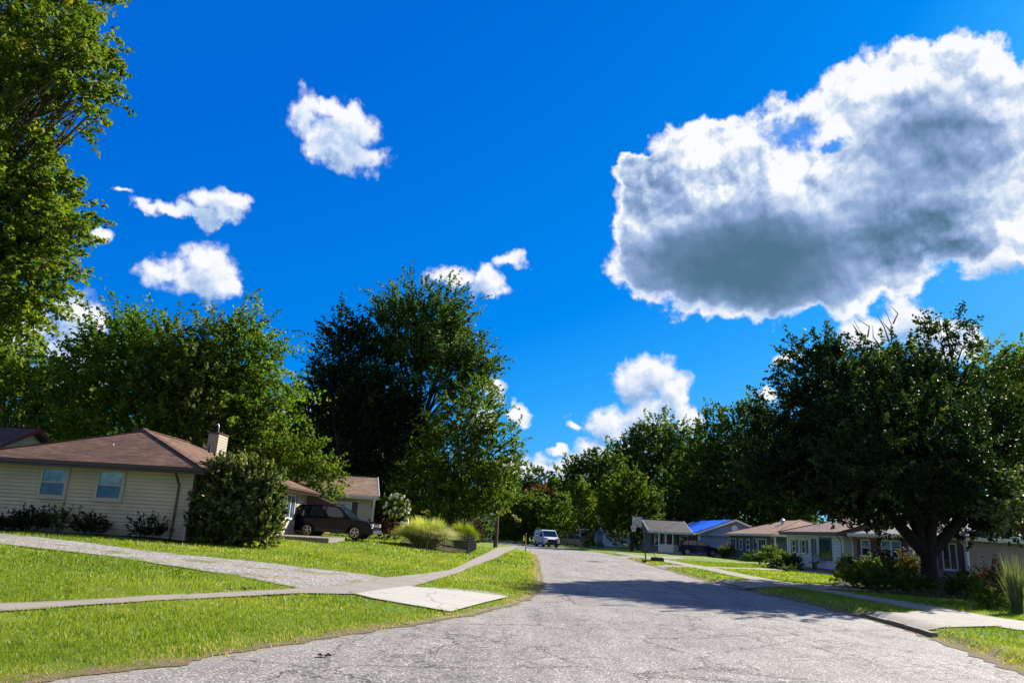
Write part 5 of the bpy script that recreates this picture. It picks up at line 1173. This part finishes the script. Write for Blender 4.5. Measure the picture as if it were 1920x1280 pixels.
    for (x, sg) in [(wx[0]+.72, s) for s in (-1, 1)]+[(wx[0]+1.6, s) for s in (-1, 1)]:
        MB().box(x-.1, x+.08, sg*wb-.02, sg*wb+.02, zb-.16, zb-.13).build('door_handle', pm, t)
    return t
# black SUV in front of the tan house
lowA = [(-2.16, .36), (-2.26, .42), (-2.28, .68), (-2.22, .74), (-2.20, 1.04), (.86, 1.06), (1.45, 1.02), (1.95, .93), (2.12, .84), (2.20, .66), (2.26, .58), (2.26, .40), (2.14, .30)]
grA = [(-2.19, 1.0), (-2.10, 1.35), (-1.98, 1.62), (-1.80, 1.68), (-.2, 1.70), (.18, 1.67), (.36, 1.60), (1.02, 1.02)]
car('parked_car', 'black boxy SUV parked on the lawn drive by the cream house corner', 'car', (-8.95, 41.0, float(H(-8.9, 41))), R(-7), None, lowA, grA,
    [[(-2.05, 1.10), (-1.92, 1.56), (-1.42, 1.60), (-1.40, 1.10)], [(-1.32, 1.10), (-1.32, 1.60), (-.46, 1.62), (-.46, 1.10)], [(-.38, 1.10), (-.38, 1.62), (.14, 1.60), (.34, 1.50), (.72, 1.10)]],
    (-1.31, 1.31), paint('paint_black', (.005, .005, .010)), .345, .88, .66, ((1.02, 1.04), (.30, 1.64)), ((-2.16, 1.06), (-2.0, 1.6)), rails=(-1.8, .2),
    clad=[(-.85, .85, .865, .90, .30, .48), (2.0, 2.30, -.80, .80, .32, .50)], mirrors=(.72, 1.12, 1), lights=[(1.93, 2.235, .52, .80, .66, .84)], tails=[(-2.26, -2.15, .66, .84, .80, 1.02)], grille=[(2.16, 2.235, -.42, .42, .66, .80)])
# dark blue crossover on the drive of the blue tarp house
lowB = [(-2.12, .34), (-2.24, .45), (-2.24, .78), (-2.12, 1.06), (.8, 1.05), (1.5, 1.0), (2.0, .88), (2.22, .70), (2.26, .42), (2.12, .30)]
grB = [(-2.12, 1.02), (-2.0, 1.28), (-1.72, 1.55), (-1.3, 1.63), (-.3, 1.66), (.2, 1.62), (.36, 1.57), (1.2, 1.0)]
car('parked_car', 'dark navy crossover parked on the drive before the slate blue house', 'car', (21.5, 82.3, float(H(21.5, 82.3))), R(-4), None, lowB, grB,
    [[(-1.86, 1.12), (-1.62, 1.46), (-1.25, 1.54), (-1.25, 1.12)], [(-1.17, 1.12), (-1.17, 1.55), (-.4, 1.58), (-.36, 1.12)], [(-.28, 1.12), (-.32, 1.58), (.2, 1.54), (.4, 1.46), (.88, 1.12)]],
    (-1.35, 1.36), paint('paint_navy', (.008, .010, .045)), .35, .90, .66, ((1.2, 1.03), (.30, 1.6)), ((-2.06, 1.1), (-1.74, 1.52)), mirrors=(.8, 1.12, 1),
    lights=[(1.95, 2.24, .55, .84, .72, .86)], tails=[(-2.2, -2.0, .70, .90, .90, 1.10)], clad=[(-.9, .9, .885, .92, .30, .44)])
# tan wagon far off
lowC = [(-2.2, .32), (-2.34, .45), (-2.34, .85), (-2.22, 1.02), (.9, .98), (1.7, .92), (2.2, .78), (2.38, .6), (2.38, .4), (2.2, .26)]
grC = [(-2.24, .98), (-2.12, 1.3), (-1.9, 1.58), (-1.5, 1.66), (0, 1.68), (.4, 1.62), (1.5, .96)]
car('parked_car', 'tan minivan parked sideways by the distant white house', 'car', (11.0, 111.5, float(H(11, 111.5))+.02), R(-10), None, lowC, grC,
    [[(-2.0, 1.08), (-1.82, 1.5), (-1.2, 1.56), (-1.2, 1.06)], [(-1.1, 1.06), (-1.1, 1.57), (-.2, 1.6), (-.2, 1.05)], [(-.1, 1.05), (-.1, 1.6), (.4, 1.54), (1.1, 1.04)]],
    (-1.45, 1.45), paint('paint_champagne', (.23, .19, .14)), .32, .93, .70, ((1.5, 1.0), (.38, 1.62)), ((-2.2, 1.04), (-1.92, 1.55)), mirrors=(.95, 1.05, 1),
    lights=[(2.0, 2.36, .6, .88, .62, .78)], tails=[(-2.33, -2.12, .74, .95, .84, 1.16)])
# white van
lowD = [(-2.62, .40), (-2.72, .5), (-2.72, 1.25), (-2.70, 1.30), (1.55, 1.30), (2.05, 1.22), (2.50, 1.08), (2.68, .95), (2.74, .6), (2.74, .42), (2.6, .32)]
grD = [(-2.70, 1.24), (-2.68, 1.95), (-2.6, 2.06), (.7, 2.08), (.95, 2.03), (1.95, 1.22)]
vn = car('delivery_van', 'white delivery van with a blue emblem on its side at the bend', 'van', (5.75, 96.0, .0), R(-78), None, lowD, grD,
    [[(.35, 1.32), (.42, 1.85), (.85, 1.85), (1.45, 1.32)]],
    (-1.75, 1.65), paint('paint_white', (.60, .62, .64), .35), .36, .98, .86, ((1.95, 1.26), (.95, 2.03)), None, mirrors=(1.35, 1.35, 1.6),
    lights=[(2.30, 2.66, .62, .93, .92, 1.14)], tails=[(-2.74, -2.70, .84, .97, .9, 1.4)], grille=[(2.66, 2.78, -.62, .62, .52, .96)], clad=[(2.5, 2.80, -.94, .94, .30, .54), (-.9, 1.0, .965, .995, .34, .52)], rimm=mat('steel_wheel', (.2, .2, .2), .4, .5))
for sg in (-1, 1):                 # the round emblem and stripe on the flank
    e = MB().lathe([(.26, sg*.002), (.26, sg*.008)], (-.55, sg*.915, 1.62), 20, 'y'); e.box(-1.9, -.95, sg*.93-.004, sg*.93+.004, 1.44, 1.56); e.box(-1.9, -.2, sg*.985-.003, sg*.985+.003, 1.10, 1.18)
    e.build('emblem', mat('emblem_blue', (.02, .16, .42), .4), vn)

# ---------------------------------------------------------------- street furniture and garden things
METB = mat('black_metal', (.012, .013, .015), .45)
hx, hy, _ = G(1211, 1053); hzg = float(H(hx, hy))
hp = thing('basketball_hoop', 'portable basketball hoop standing on the right verge', 'basketball hoop', (hx, hy, hzg))
b_ = MB(); b_.box(-.25, .35, -.35, .35, 0, .14); b_.lathe([(.19, .35), (.21, .45), (.21, 1.15), (.19, 1.25)], (0, 0, .17), 14, 'x'); b_.build('base', METB, hp, bevel=.03)
MB().tube([(0, 0, .1), (-.12, 0, 1.3), (-.22, 0, 2.5)], .045, 8).build('pole', METB, hp)
for q0, q1, wq in (((-.2, 0, 2.45), (-.62, 0, 2.75), .05), ((-.2, 0, 2.2), (-.62, 0, 2.45), .05)): MB().bar(q0, q1, wq).build('arm', METB, hp)
MB().bar((.9, 0, .2), (-.1, 0, 1.2), .03).build('brace', METB, hp)
bbm, g = newmat('backboard'); fin(bbm, g, P(g, (.42, .44, .40), .3))
rt = R(-62)                        # the board faces the street, towards the lower left
bd = MB().box(-.55, .55, -.02, .02, 2.32, 3.07); o = bd.build('backboard', bbm, hp, bevel=.01); o.location = (-.64, 0, 0); o.rotation_euler = (0, 0, rt)
sqm = MB()
for (x0, x1, z0, z1) in ((-.23, .23, 2.78, 2.81), (-.23, .23, 2.45, 2.48), (-.23, -.20, 2.45, 2.81), (.20, .23, 2.45, 2.81)): sqm.box(x0, x1, -.028, -.021, z0, z1)
for (x0, x1, z0, z1) in ((-.55, .55, 3.04, 3.07), (-.55, .55, 2.32, 2.35), (-.55, -.52, 2.32, 3.07), (.52, .55, 2.32, 3.07)): sqm.box(x0, x1, -.03, -.021, z0, z1)
o = sqm.build('target_square', mat('board_line', (.1, .09, .08), .5), hp); o.location = (-.64, 0, 0); o.rotation_euler = (0, 0, rt)
rm = MB(); pr = [(.23*math.cos(a), -.30+.23*math.sin(a), 2.42) for a in np.linspace(0, 2*math.pi, 25)]; rm.tube(pr, .014, 6); rm.box(-.08, .08, -.08, -.02, 2.36, 2.44)
o = rm.build('rim', mat('rim_red', (.5, .05, .02), .4), hp); o.location = (-.64, 0, 0); o.rotation_euler = (0, 0, rt)
nt = MB()
for k in range(12):
    a = k*math.pi/6
    for s_ in (1, -1): nt.tube([(.22*math.cos(a), -.3+.22*math.sin(a), 2.41), (.15*math.cos(a+s_*.3), -.3+.15*math.sin(a+s_*.3), 2.2), (.12*math.cos(a), -.3+.12*math.sin(a), 2.02)], .006, 4)
o = nt.build('net', TRIM, hp); o.location = (-.64, 0, 0); o.rotation_euler = (0, 0, rt)

x, y, z = G(985, 1034); yp = thing('marker_post', 'thin yellow utility marker post on the left verge', 'post', (x, y, z))
MB().box(-.045, .045, -.02, .02, -.2, 1.52).build('post', mat('yellow_plastic', (.55, .42, .02), .45), yp, bevel=.008)
MB().box(-.03, .03, -.0245, -.0215, 1.2, 1.42).build('label_plate', METB, yp)
x, y = -.45, 68; z = float(H(x, y)); up = thing('utility_pole', 'weathered wooden utility pole rising through the maple by the sidewalk', 'pole', (x, y, z))
MB().tube([(0, 0, -.3), (0, 0, 4), (.05, 0, 8.5)], [.16, .145, .12], 10).build('pole', barkmat('pole_wood', (.06, .045, .03), (.17, .13, .10)), up, smooth=True)
MB().box(-1.1, 1.1, -.07, .07, 7.7, 7.85).build('crossarm', BARK, up)
for k in (-1, -.4, .4, 1): MB().lathe([(.05, 0), (.07, .06), (.04, .14)], (k, 0, 7.85), 8).build('insulator', mat('porcelain', (.3, .3, .3), .3), up)
x, y, z = G(928, 1027); sp = thing('post', 'short dark wooden post left of the utility pole', 'post', (x-.1, y, z)); MB().box(-.05, .05, -.05, .05, -.2, 1.0).build('post', BARK_D, sp, bevel=.01)
# wire fence round the ornamental grass
fp = [G(770, 1031)[:2], G(800, 1034)[:2], G(832, 1037)[:2], G(876, 1040)[:2], G(893, 1030)[:2]]
x0, y0 = fp[0]; fc = thing('wire_fence', 'low green wire fence curved round the ornamental grass', 'fence', (x0, y0, float(H(x0, y0))))
pts3 = [Vector((x-x0, y-y0, float(H(x, y))-float(H(x0, y0)))) for x, y in fp]
wm = MB()
for a, b in zip(pts3[:-1], pts3[1:]):
    for zz in (.12, .27, .42, .57, .72, .87): wm.bar(a+Vector((0, 0, zz)), b+Vector((0, 0, zz)), .014)
    n = int((b-a).length/.14)
    for i in range(n): q = a.lerp(b, i/n); wm.bar(q, q+Vector((0, 0, .9)), .010)
wm.build('mesh', METB, fc)
for i, a in enumerate(pts3[1:4]): q_ = .05 if i == 2 else .016; MB().box(a.x-q_, a.x+q_, a.y-q_, a.y+q_, -.1, 1.0 if i == 2 else .92).build('fence_post', mat('post_green', (.02, .05, .035), .5), fc)
# wheelie bin
x, y = 12.7, 109.5; wbn = thing('wheelie_bin', 'green wheeled rubbish bin beside the dark conical bush', 'bin', (x, y, float(H(x, y))))
b_ = MB().add([(-.22, -.25, 0), (.22, -.25, 0), (.22, .25, 0), (-.22, .25, 0), (-.3, -.34, 1.0), (.3, -.34, 1.0), (.3, .34, 1.0), (-.3, .34, 1.0)], [(3, 2, 1, 0), (4, 5, 6, 7), (0, 1, 5, 4), (1, 2, 6, 5), (2, 3, 7, 6), (3, 0, 4, 7)])
GB = mat('bin_green', (.02, .16, .07), .4); b_.build('bin_body', GB, wbn, bevel=.02); MB().box(-.33, .33, -.37, .37, 1.0, 1.07).build('lid', mat('bin_lid', (.25, .28, .04), .4), wbn, bevel=.02)
for s_ in (-1, 1): MB().lathe([(.1, -.03), (.1, .03)], (s_*.2, .3, .1), 12, 'x').build('wheel', RUB, wbn)
# pale board leaning by the hydrangea
x, y, z = gz(-6.1, 49); pb = thing('slide', 'pale blue plastic slide standing behind the flowering hydrangea', 'playground slide', (x, y, z))
MB().prism([(0, 0, .0), (.25, 0, 0), (-.05, 0, 1.35), (-.25, 0, 1.35)], (0, .5, 0)).build('chute', mat('slide_blue', (.34, .42, .46), .5), pb, bevel=.03)
MB().bar((-.25, .05, 1.3), (-.55, .05, 0), .05).bar((-.25, .45, 1.3), (-.55, .45, 0), .05).bar((-.5, .05, .3), (-.5, .45, .3), .04).bar((-.42, .05, .7), (-.42, .45, .7), .04).build('ladder', METB, pb)
# chair on the porch of the white house
def local(th, x, y): c, s = math.cos(th.rotation_euler.z), math.sin(th.rotation_euler.z); return (th.location.x+c*x-s*y, th.location.y+s*x+c*y)
x, y = local(Wh, .865*6.57, -.85); bc = thing('garden_chair', 'white-and-dark pedestal garden chair on the porch of the white house', 'chair', (x, y, .26), R(-70))
MB().box(-.27, .27, -.25, .25, .40, .46).build('seat', DARKG, bc, bevel=.02); MB().box(-.27, .27, .22, .27, .46, 1.0).build('backrest', mat('sling_grey', (.2, .23, .23), .6), bc, bevel=.03)
MB().lathe([(.25, 0), (.05, .06), (.04, .4)], (0, 0, 0), 12).build('pedestal', METB, bc)
for s_ in (-1, 1): MB().tube([(s_*.28, .24, .75), (s_*.30, -.05, .66), (s_*.30, -.25, .62), (s_*.28, -.22, .43)], .022, 6).build('armrest', TRIM, bc)
x, y = local(Wh, .40*6.57, -.5); hd = thing('garden_arch', 'dark wrought-iron arch leaning on the white house wall', 'garden ornament', (x, y, .16), Wh.rotation_euler.z)
o = MB()
for r0 in (.42, .30, .18): o.tube([(-r0, 0, 0)]+[(-r0*math.cos(a), .15, .55+r0*math.sin(a)) for a in np.linspace(0, math.pi, 9)]+[(r0, 0, 0)], .014, 5)
for k in range(-3, 4): o.bar((k*.11, 0, 0), (k*.11, .1, .85-abs(k)*.06), .014)
o.build('grille', METB, hd)
# planter with yellow flowers before the dark grey house
YF = mat('yellow_petal', (.6, .5, .04), .6, var=.2, scale=20); WF = mat('cream_petal', (.52, .53, .30), .7, var=.2, scale=20); PF = mat('pink_petal', (.55, .18, .30), .6, var=.25, scale=20); RF = mat('red_petal', (.5, .03, .04), .6, var=.25, scale=20); GF = mat('white_petal', (.6, .6, .5), .6)
rngf = np.random.default_rng(12)
x, y = local(Gh, 5.6, -2.6); pl = thing('planter', 'dark planter of bright yellow flowers before the dark grey house', 'planter', (x, y, float(H(x, y))))
MB().lathe([(.18, 0), (.30, .45), (.34, .50), (.30, .52), (.27, .48), (.2, .3)], n=18).build('pot', METB, pl, smooth=True)
(c_, a_, n_, s_, t_), en = crown_leaves([(0, 0, .75, .5, .5, .35)], .12, rngf, spray=.2, n_spray=12); link('foliage', leaf_mesh('foliage', c_, a_, n_, s_, t_), LEAF['mid'], pl)
flowers(pl, [(rngf.normal()*.25, rngf.normal()*.2-.15, .95+rngf.uniform(0, .18)) for _ in range(12)], .09, YF, rng=rngf)
# fallen leaves
def fallen(u, v, lab, s=.09):
    x, y, z = G(u, v); m = MB(); n = 12; pts = []
    for k in range(n): a = 2*math.pi*k/n; r = s*(1 if k % 2 == 0 else .5); pts.append((r*math.cos(a), r*.7*math.sin(a), .012+.02*math.sin(a*2)+.012*(k % 3)))
    m.v = [(0, 0, .006)]+pts; m.f = [(0, 1+k, 1+(k+1) % n) for k in range(n)]
    m.tube([(s*.9, 0, .015), (s*1.5, s*.2, .03)], .003, 4)
    o = m.build('fallen_leaf', mat('dry_leaf', (.14, .06, .03), .7), None); o.location = (x, y, z+.008); tag(o, lab, 'leaf')
    sm_ = o.modifiers.new('t', 'SOLIDIFY'); sm_.thickness = .002
fallen(608, 1231, 'curled brown leaf lying alone on the asphalt', .10)
fallen(463, 1104, 'dry brown leaf standing at the lawn edge by the sidewalk', .12)
# ---------------------------------------------------------------- shrubs and beds
x, y, z = gz(-9.55, 27.1)
shrub('round_shrub', 'big round leafy shrub in front of the corner of the cream house', (x, y, z-.05), [(0, 0, 1.45, 1.5, 1.3, 1.5), (-.3, 0, 2.15, 1.0, .95, .85), (.6, .1, .75, 1.1, 1.0, .85), (-.8, 0, .75, .95, .95, .85), (.2, .2, 1.2, 1.3, 1.3, 1.2), (.85, -.1, 1.6, .75, .7, .75), (0, -.3, .55, 1.3, .9, .6), (-.9, 0, 1.5, .7, .8, .8), (.4, 0, 2.2, .8, .8, .7), (.85, 0, 2.15, .75, .7, .65), (-.85, 0, 2.1, .75, .7, .7), (1.0, 0, 1.3, .7, .7, .8), (0, .1, 1.4, .9, .9, 1.1), (.3, .1, .35, 1.3, .9, .4), (-.5, .2, .35, 1.1, .9, .4)], 'olive', .12, 3, cover=3.6, spray=.32, n_spray=18, lumpy=.1, stems=10, tmix=.62, upw=.6)[0].scale = (.98, .98, 1.06)
for i, (u, v, rr, hh, lf, lab) in enumerate([(55, 996, .62, .62, 'deep', 'dark spiky shrub under the left window of the cream house'), (165, 1005, .55, .60, 'deep', 'dark shrub under the wall between the cream house windows'), (275, 1010, .5, .5, 'deep', 'dark shrub near the downspout of the cream house'), (108, 998, .22, .75, 'mid', 'thin young sapling between the foundation shrubs'), (10, 985, .6, .35, 'deep', 'low dark shrub at the left end of the cream wall')]):
    x, y, z = W(u, v, 25.9); z = float(H(x, 25.9)); shrub('foundation_shrub', lab, (x, 25.9, z), [(0, 0, hh*.55, rr, rr*.7, hh*.55), (rr*.4, .05, hh*.4, rr*.6, rr*.5, hh*.4), (-rr*.5, 0, hh*.35, rr*.6, rr*.5, hh*.35)], lf, .085, 60+i, spray=.24, plume=.8, upw=.8, stems=5, cover=2.4, tmix=.4, group='shrubs along the cream house wall')
bedp = [(-19.4, 25.3), (-16, 25.3), (-13.5, 25.4), (-11.2, 25.5), (-10.3, 25.6)]; bedq = [(-19.4, 26.6), (-16, 26.6), (-13.5, 26.6), (-11.2, 26.6), (-10.3, 26.8)]
mm, g = newmat('mulch'); pos = g.n('ShaderNodeNewGeometry').outputs['Position']; fin(mm, g, P(g, g.mix(g.noise(pos, 30, 4, .8), (.012, .009, .007), (.06, .04, .028)), .95, 0, .1, g.noise(pos, 40, 4), 1, .03))
strip('mulch_bed', bedp, bedq, mm, dz=.03, step=.3, cols=4, label='dark mulch bed under the cream house wall', rag=.06)
strip('mulch_bed', gp([(1560, 1098), (1640, 1108), (1720, 1118), (1800, 1124), (1960, 1135)]), gp([(1580, 1078), (1650, 1084), (1730, 1088), (1810, 1092), (1960, 1098)]), mm, dz=.03, step=.4, cols=6, label='dark flower bed under the massive maple', rag=.2, seed=4)
strip('mulch_bed', gp([(1440, 1064), (1480, 1070), (1500, 1072)]), gp([(1450, 1056), (1485, 1062), (1505, 1066)]), mm, dz=.03, step=.4, cols=4, label='small shrub bed between the grey and the white house', rag=.1, seed=4)
strip('mulch_bed', gp([(745, 1022), (790, 1030), (850, 1036), (885, 1036)]), gp([(760, 1006), (800, 1008), (860, 1012), (890, 1016)]), mm, dz=.03, step=.3, cols=4, label='dark soil under the ornamental grasses', rag=.1, seed=4)
# hydrangea tree
x, y, z = gz(-6.6, 46.5); hy_, en = shrub('hydrangea', 'tall hydrangea covered in creamy white blooms beside the black car', (x, y, z), [(0, 0, 1.75, .78, .7, .75), (.25, 0, 2.2, .55, .5, .4), (-.3, 0, 2.2, .5, .5, .4), (.1, 0, 1.0, .55, .5, .5), (.15, 0, .5, .35, .35, .35)], 'lime', .15, 80, spray=.25, cover=1.9, stems=7)
pts = []
for _ in range(55):
    a = rngf.uniform(0, 6.28); e = rngf.uniform(-.2, 1.4); pts.append((.82*math.cos(a)*math.cos(e)+.05, .75*math.sin(a)*math.cos(e)-.05, 1.7+.95*math.sin(e)+rngf.uniform(-.05, .1)))
pts += [(.45+rngf.uniform(-.1, .15), -.3+rngf.uniform(-.1, .1), rngf.uniform(.4, 1.2)) for _ in range(8)]
flowers(hy_, pts, .078, WF, rng=rngf, squash=1.3)
x, y, z = gz(-7.3, 45.3); shrub('purple_shrub', 'dull purple-leaved shrub between the black car and the hydrangea', (x, y, z), [(0, 0, .55, .75, .5, .6), (.5, 0, .4, .5, .4, .45)], 'purple', .11, 81)
blade_tuft('ornamental_grass', 'tall arching clump of pale yellow-green grass behind the wire fence', gz(*G(797, 1026)[:2]), 1.6, 1.75, 6500, [(0, (.14, .20, .02)), (.5, (.42, .46, .09)), (1, (.72, .68, .32))], 1, .020, 1.0, plumes=0)
blade_tuft('ornamental_grass', 'spiky clump of greener ornamental grass at the right behind the wire fence', gz(*G(866, 1029)[:2]), 1.6, 1.25, 4200, [(0, (.05, .11, .006)), (.5, (.18, .27, .012)), (1, (.46, .48, .04))], 2, .019, .8, plumes=14)
x, y, z = gz(-2.1, 60); shrub('red_shrub', 'dark red barberry shrub left of the utility pole', (x, y, z), [(0, 0, .9, .8, .7, .9), (0, 0, 1.4, .5, .5, .6)], 'purple', .13, 83, tmix=.7)
x, y, z = gz(12.4, 107.5); shrub('conical_bush', 'dark conical evergreen bush beside the green bin', (x, y, z), [(0, 0, .9, .9, .9, .9), (0, 0, 1.9, .6, .6, .9), (0, 0, 2.8, .3, .3, .6)], 'dark', .2, 84)
x, y, z = gz(13.8, 107.5); shrub('flowering_shrub', 'low yellowish flowering shrub near the green bin', (x, y, z), [(0, 0, .4, .8, .6, .45)], 'lime', .16, 85)
# before the dark grey and the white house
for i, (u, v, rr, hh, lf, lab) in enumerate([(1366, 1046, .85, 1.4, 'rust', 'feathery rusty-flowered shrub at the corner of the slate blue house'), (1450, 1058, 1.05, 1.45, 'mid', 'clipped round shrub before the dark grey house'), (1425, 1056, .8, 1.0, 'dark', 'low dark shrub under the french window of the grey house'),
        (1462, 1066, .7, .7, 'lime', 'low bright green plant at the lawn edge by the grey house'), (1474, 1066, .75, .95, 'warm', 'loose olive shrub beside the white house'), (1488, 1068, .62, 1.05, 'dark', 'dark rounded shrub hugging the white house wall'), (1478, 1071, .35, .3, 'lime', 'small pale green clump at the shrub bed tip'), (1402, 1052, .6, .6, 'dark', 'tiny dark bush under the narrow grey-house windows')]):
    x, y, z = G(u, v); shrub('shrub', lab, (x, y, z), [(0, 0, hh*.5, rr*.8, rr*.7, hh*.5), (rr*.4, 0, hh*.4, rr*.5, rr*.5, hh*.38), (-rr*.45, 0, hh*.4, rr*.5, rr*.5, hh*.4)], lf, .12, 100+i, spray=.3, plume=.5 if i == 0 else 0)
x, y, z = G(1590, 1078); shrub('boxwood', 'clipped dark ball-shaped shrub before the white house end wall', (x, y, z), [(0, 0, .62, .62, .62, .62), (0, 0, .62, .4, .4, .4)], 'dark', .07, 120, lumpy=.02, spray=.12, cover=3, tmix=.3)
# flower garden under the maple
garden = [(1604, 1100, 1.0, .95, 'warm', 'orange-tipped low rose bush at the left tip of the flower bed', (RF, 6, .04)), (1625, 1104, .8, .8, 'mid', 'low green perennial clump beside the orange-tipped rose bush', None), (1655, 1082, 1.0, 1.7, 'rust', 'tall pink-flowered bush under the double window', (PF, 10, .055)),
          (1632, 1084, .8, 1.2, 'mid', 'green bush left of the tall pink-flowered bush', (RF, 3, .045)), (1665, 1108, .85, 1.15, 'lime', 'bright lime hydrangea bush with broad leaves in the flower bed', None), (1695, 1110, .7, .85, 'lime', 'smaller lime leafy bush right of the broad-leaved one', None), (1648, 1112, .7, .9, 'dark', 'dark bush at the front of the flower bed', None),
          (1700, 1090, .55, 1.65, 'rust', 'slim pink phlox clump left of the maple trunk', (PF, 8, .05)), (1722, 1092, .65, 1.5, 'rust', 'straw-coloured feathery bush against the maple trunk', None), (1680, 1080, .9, 1.3, 'dark', 'dark mass of shrub beneath the double window', None), (1730, 1112, .5, .7, 'mid', 'low green clump at the foot of the maple', None),
          (1843, 1130, .55, .9, 'warm', 'red-flowered rose bush near the right edge', (RF, 6, .045)), (1870, 1125, .75, 1.25, 'rust', 'tall rose bush with reddish new leaves near the right edge', (RF, 5, .04)), (1895, 1135, .5, .75, 'silver', 'grey-green bush in front of the tall rose bush', None), (1860, 1142, .5, .55, 'warm', 'low reddish plant at the front right of the bed', None), (1800, 1118, .7, .8, 'dark', 'dark fern clump right of the maple trunk', None), (1880, 1092, 1.1, 1.2, 'dark', 'large dark shrub against the brown siding', None), (1820, 1100, .7, .8, 'dark', 'dark shrub by the white corner downspout', None)]
for i, (u, v, rr, hh, lf, lab, fl) in enumerate(garden):
    x, y, z = G(u, v); t_, en = shrub('garden_plant', lab, (x, y, z), [(0, 0, hh*.5, rr*.62, rr*.55, hh*.5), (rr*.3, .1, hh*.42, rr*.42, rr*.4, hh*.4), (-rr*.35, 0, hh*.40, rr*.42, rr*.4, hh*.4)], lf, .095, 140+i, spray=.26, plume=.7 if lf == 'rust' else .2, group='plants of the flower bed under the maple', cover=2.2, tmix=.55)
    if fl:
        mt, n, r = fl; rg_ = np.random.default_rng(i)
        flowers(t_, [(rg_.normal()*rr*.35, rg_.normal()*rr*.25-.15, hh*rg_.uniform(.72, 1.08)) for _ in range(n)], r, mt, rng=rg_)
blade_tuft('ornamental_grass', 'tall upright grey-green grass at the right edge', gz(*G(1908, 1150)[:2]), 1.4, .5, 300, [(0, (.06, .09, .04)), (.5, (.12, .16, .07)), (1, (.24, .26, .12))], 5, .0075, .6, upright=True)
# hedges closing the gaps between the houses
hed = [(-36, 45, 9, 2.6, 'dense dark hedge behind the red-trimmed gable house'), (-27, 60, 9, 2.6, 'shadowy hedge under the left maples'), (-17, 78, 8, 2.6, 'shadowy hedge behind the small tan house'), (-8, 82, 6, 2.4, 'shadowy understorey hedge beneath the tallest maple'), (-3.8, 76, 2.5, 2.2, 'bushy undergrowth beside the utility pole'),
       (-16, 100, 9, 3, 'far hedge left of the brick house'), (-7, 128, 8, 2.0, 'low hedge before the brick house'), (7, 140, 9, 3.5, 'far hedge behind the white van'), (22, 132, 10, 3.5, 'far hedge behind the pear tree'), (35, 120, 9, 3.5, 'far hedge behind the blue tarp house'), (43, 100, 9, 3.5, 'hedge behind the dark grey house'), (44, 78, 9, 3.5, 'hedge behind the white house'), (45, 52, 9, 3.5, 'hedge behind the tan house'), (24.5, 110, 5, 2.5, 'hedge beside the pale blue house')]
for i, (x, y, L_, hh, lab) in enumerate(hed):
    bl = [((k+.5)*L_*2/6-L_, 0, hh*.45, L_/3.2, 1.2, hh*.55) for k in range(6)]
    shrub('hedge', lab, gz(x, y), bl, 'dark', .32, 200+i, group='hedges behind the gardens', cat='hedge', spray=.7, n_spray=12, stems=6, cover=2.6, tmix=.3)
wr = np.random.default_rng(44); bl = []
for th in np.linspace(-1.35, 1.35, 60):
    rr = 215+wr.uniform(-8, 8); bl.append((rr*math.sin(th), rr*math.cos(th), 3.5, 9, 5, wr.uniform(5, 8.5)))
(c_, a_, n_, s_, t_), _e = crown_leaves(bl, 1.3, wr, spray=3., n_spray=12, cover=1.9, tmix=.4)
wo = link('woods', leaf_mesh('woods', c_, a_, n_, s_, t_), LEAF['mid']); tag(wo, 'far woods closing the horizon', kind='stuff')
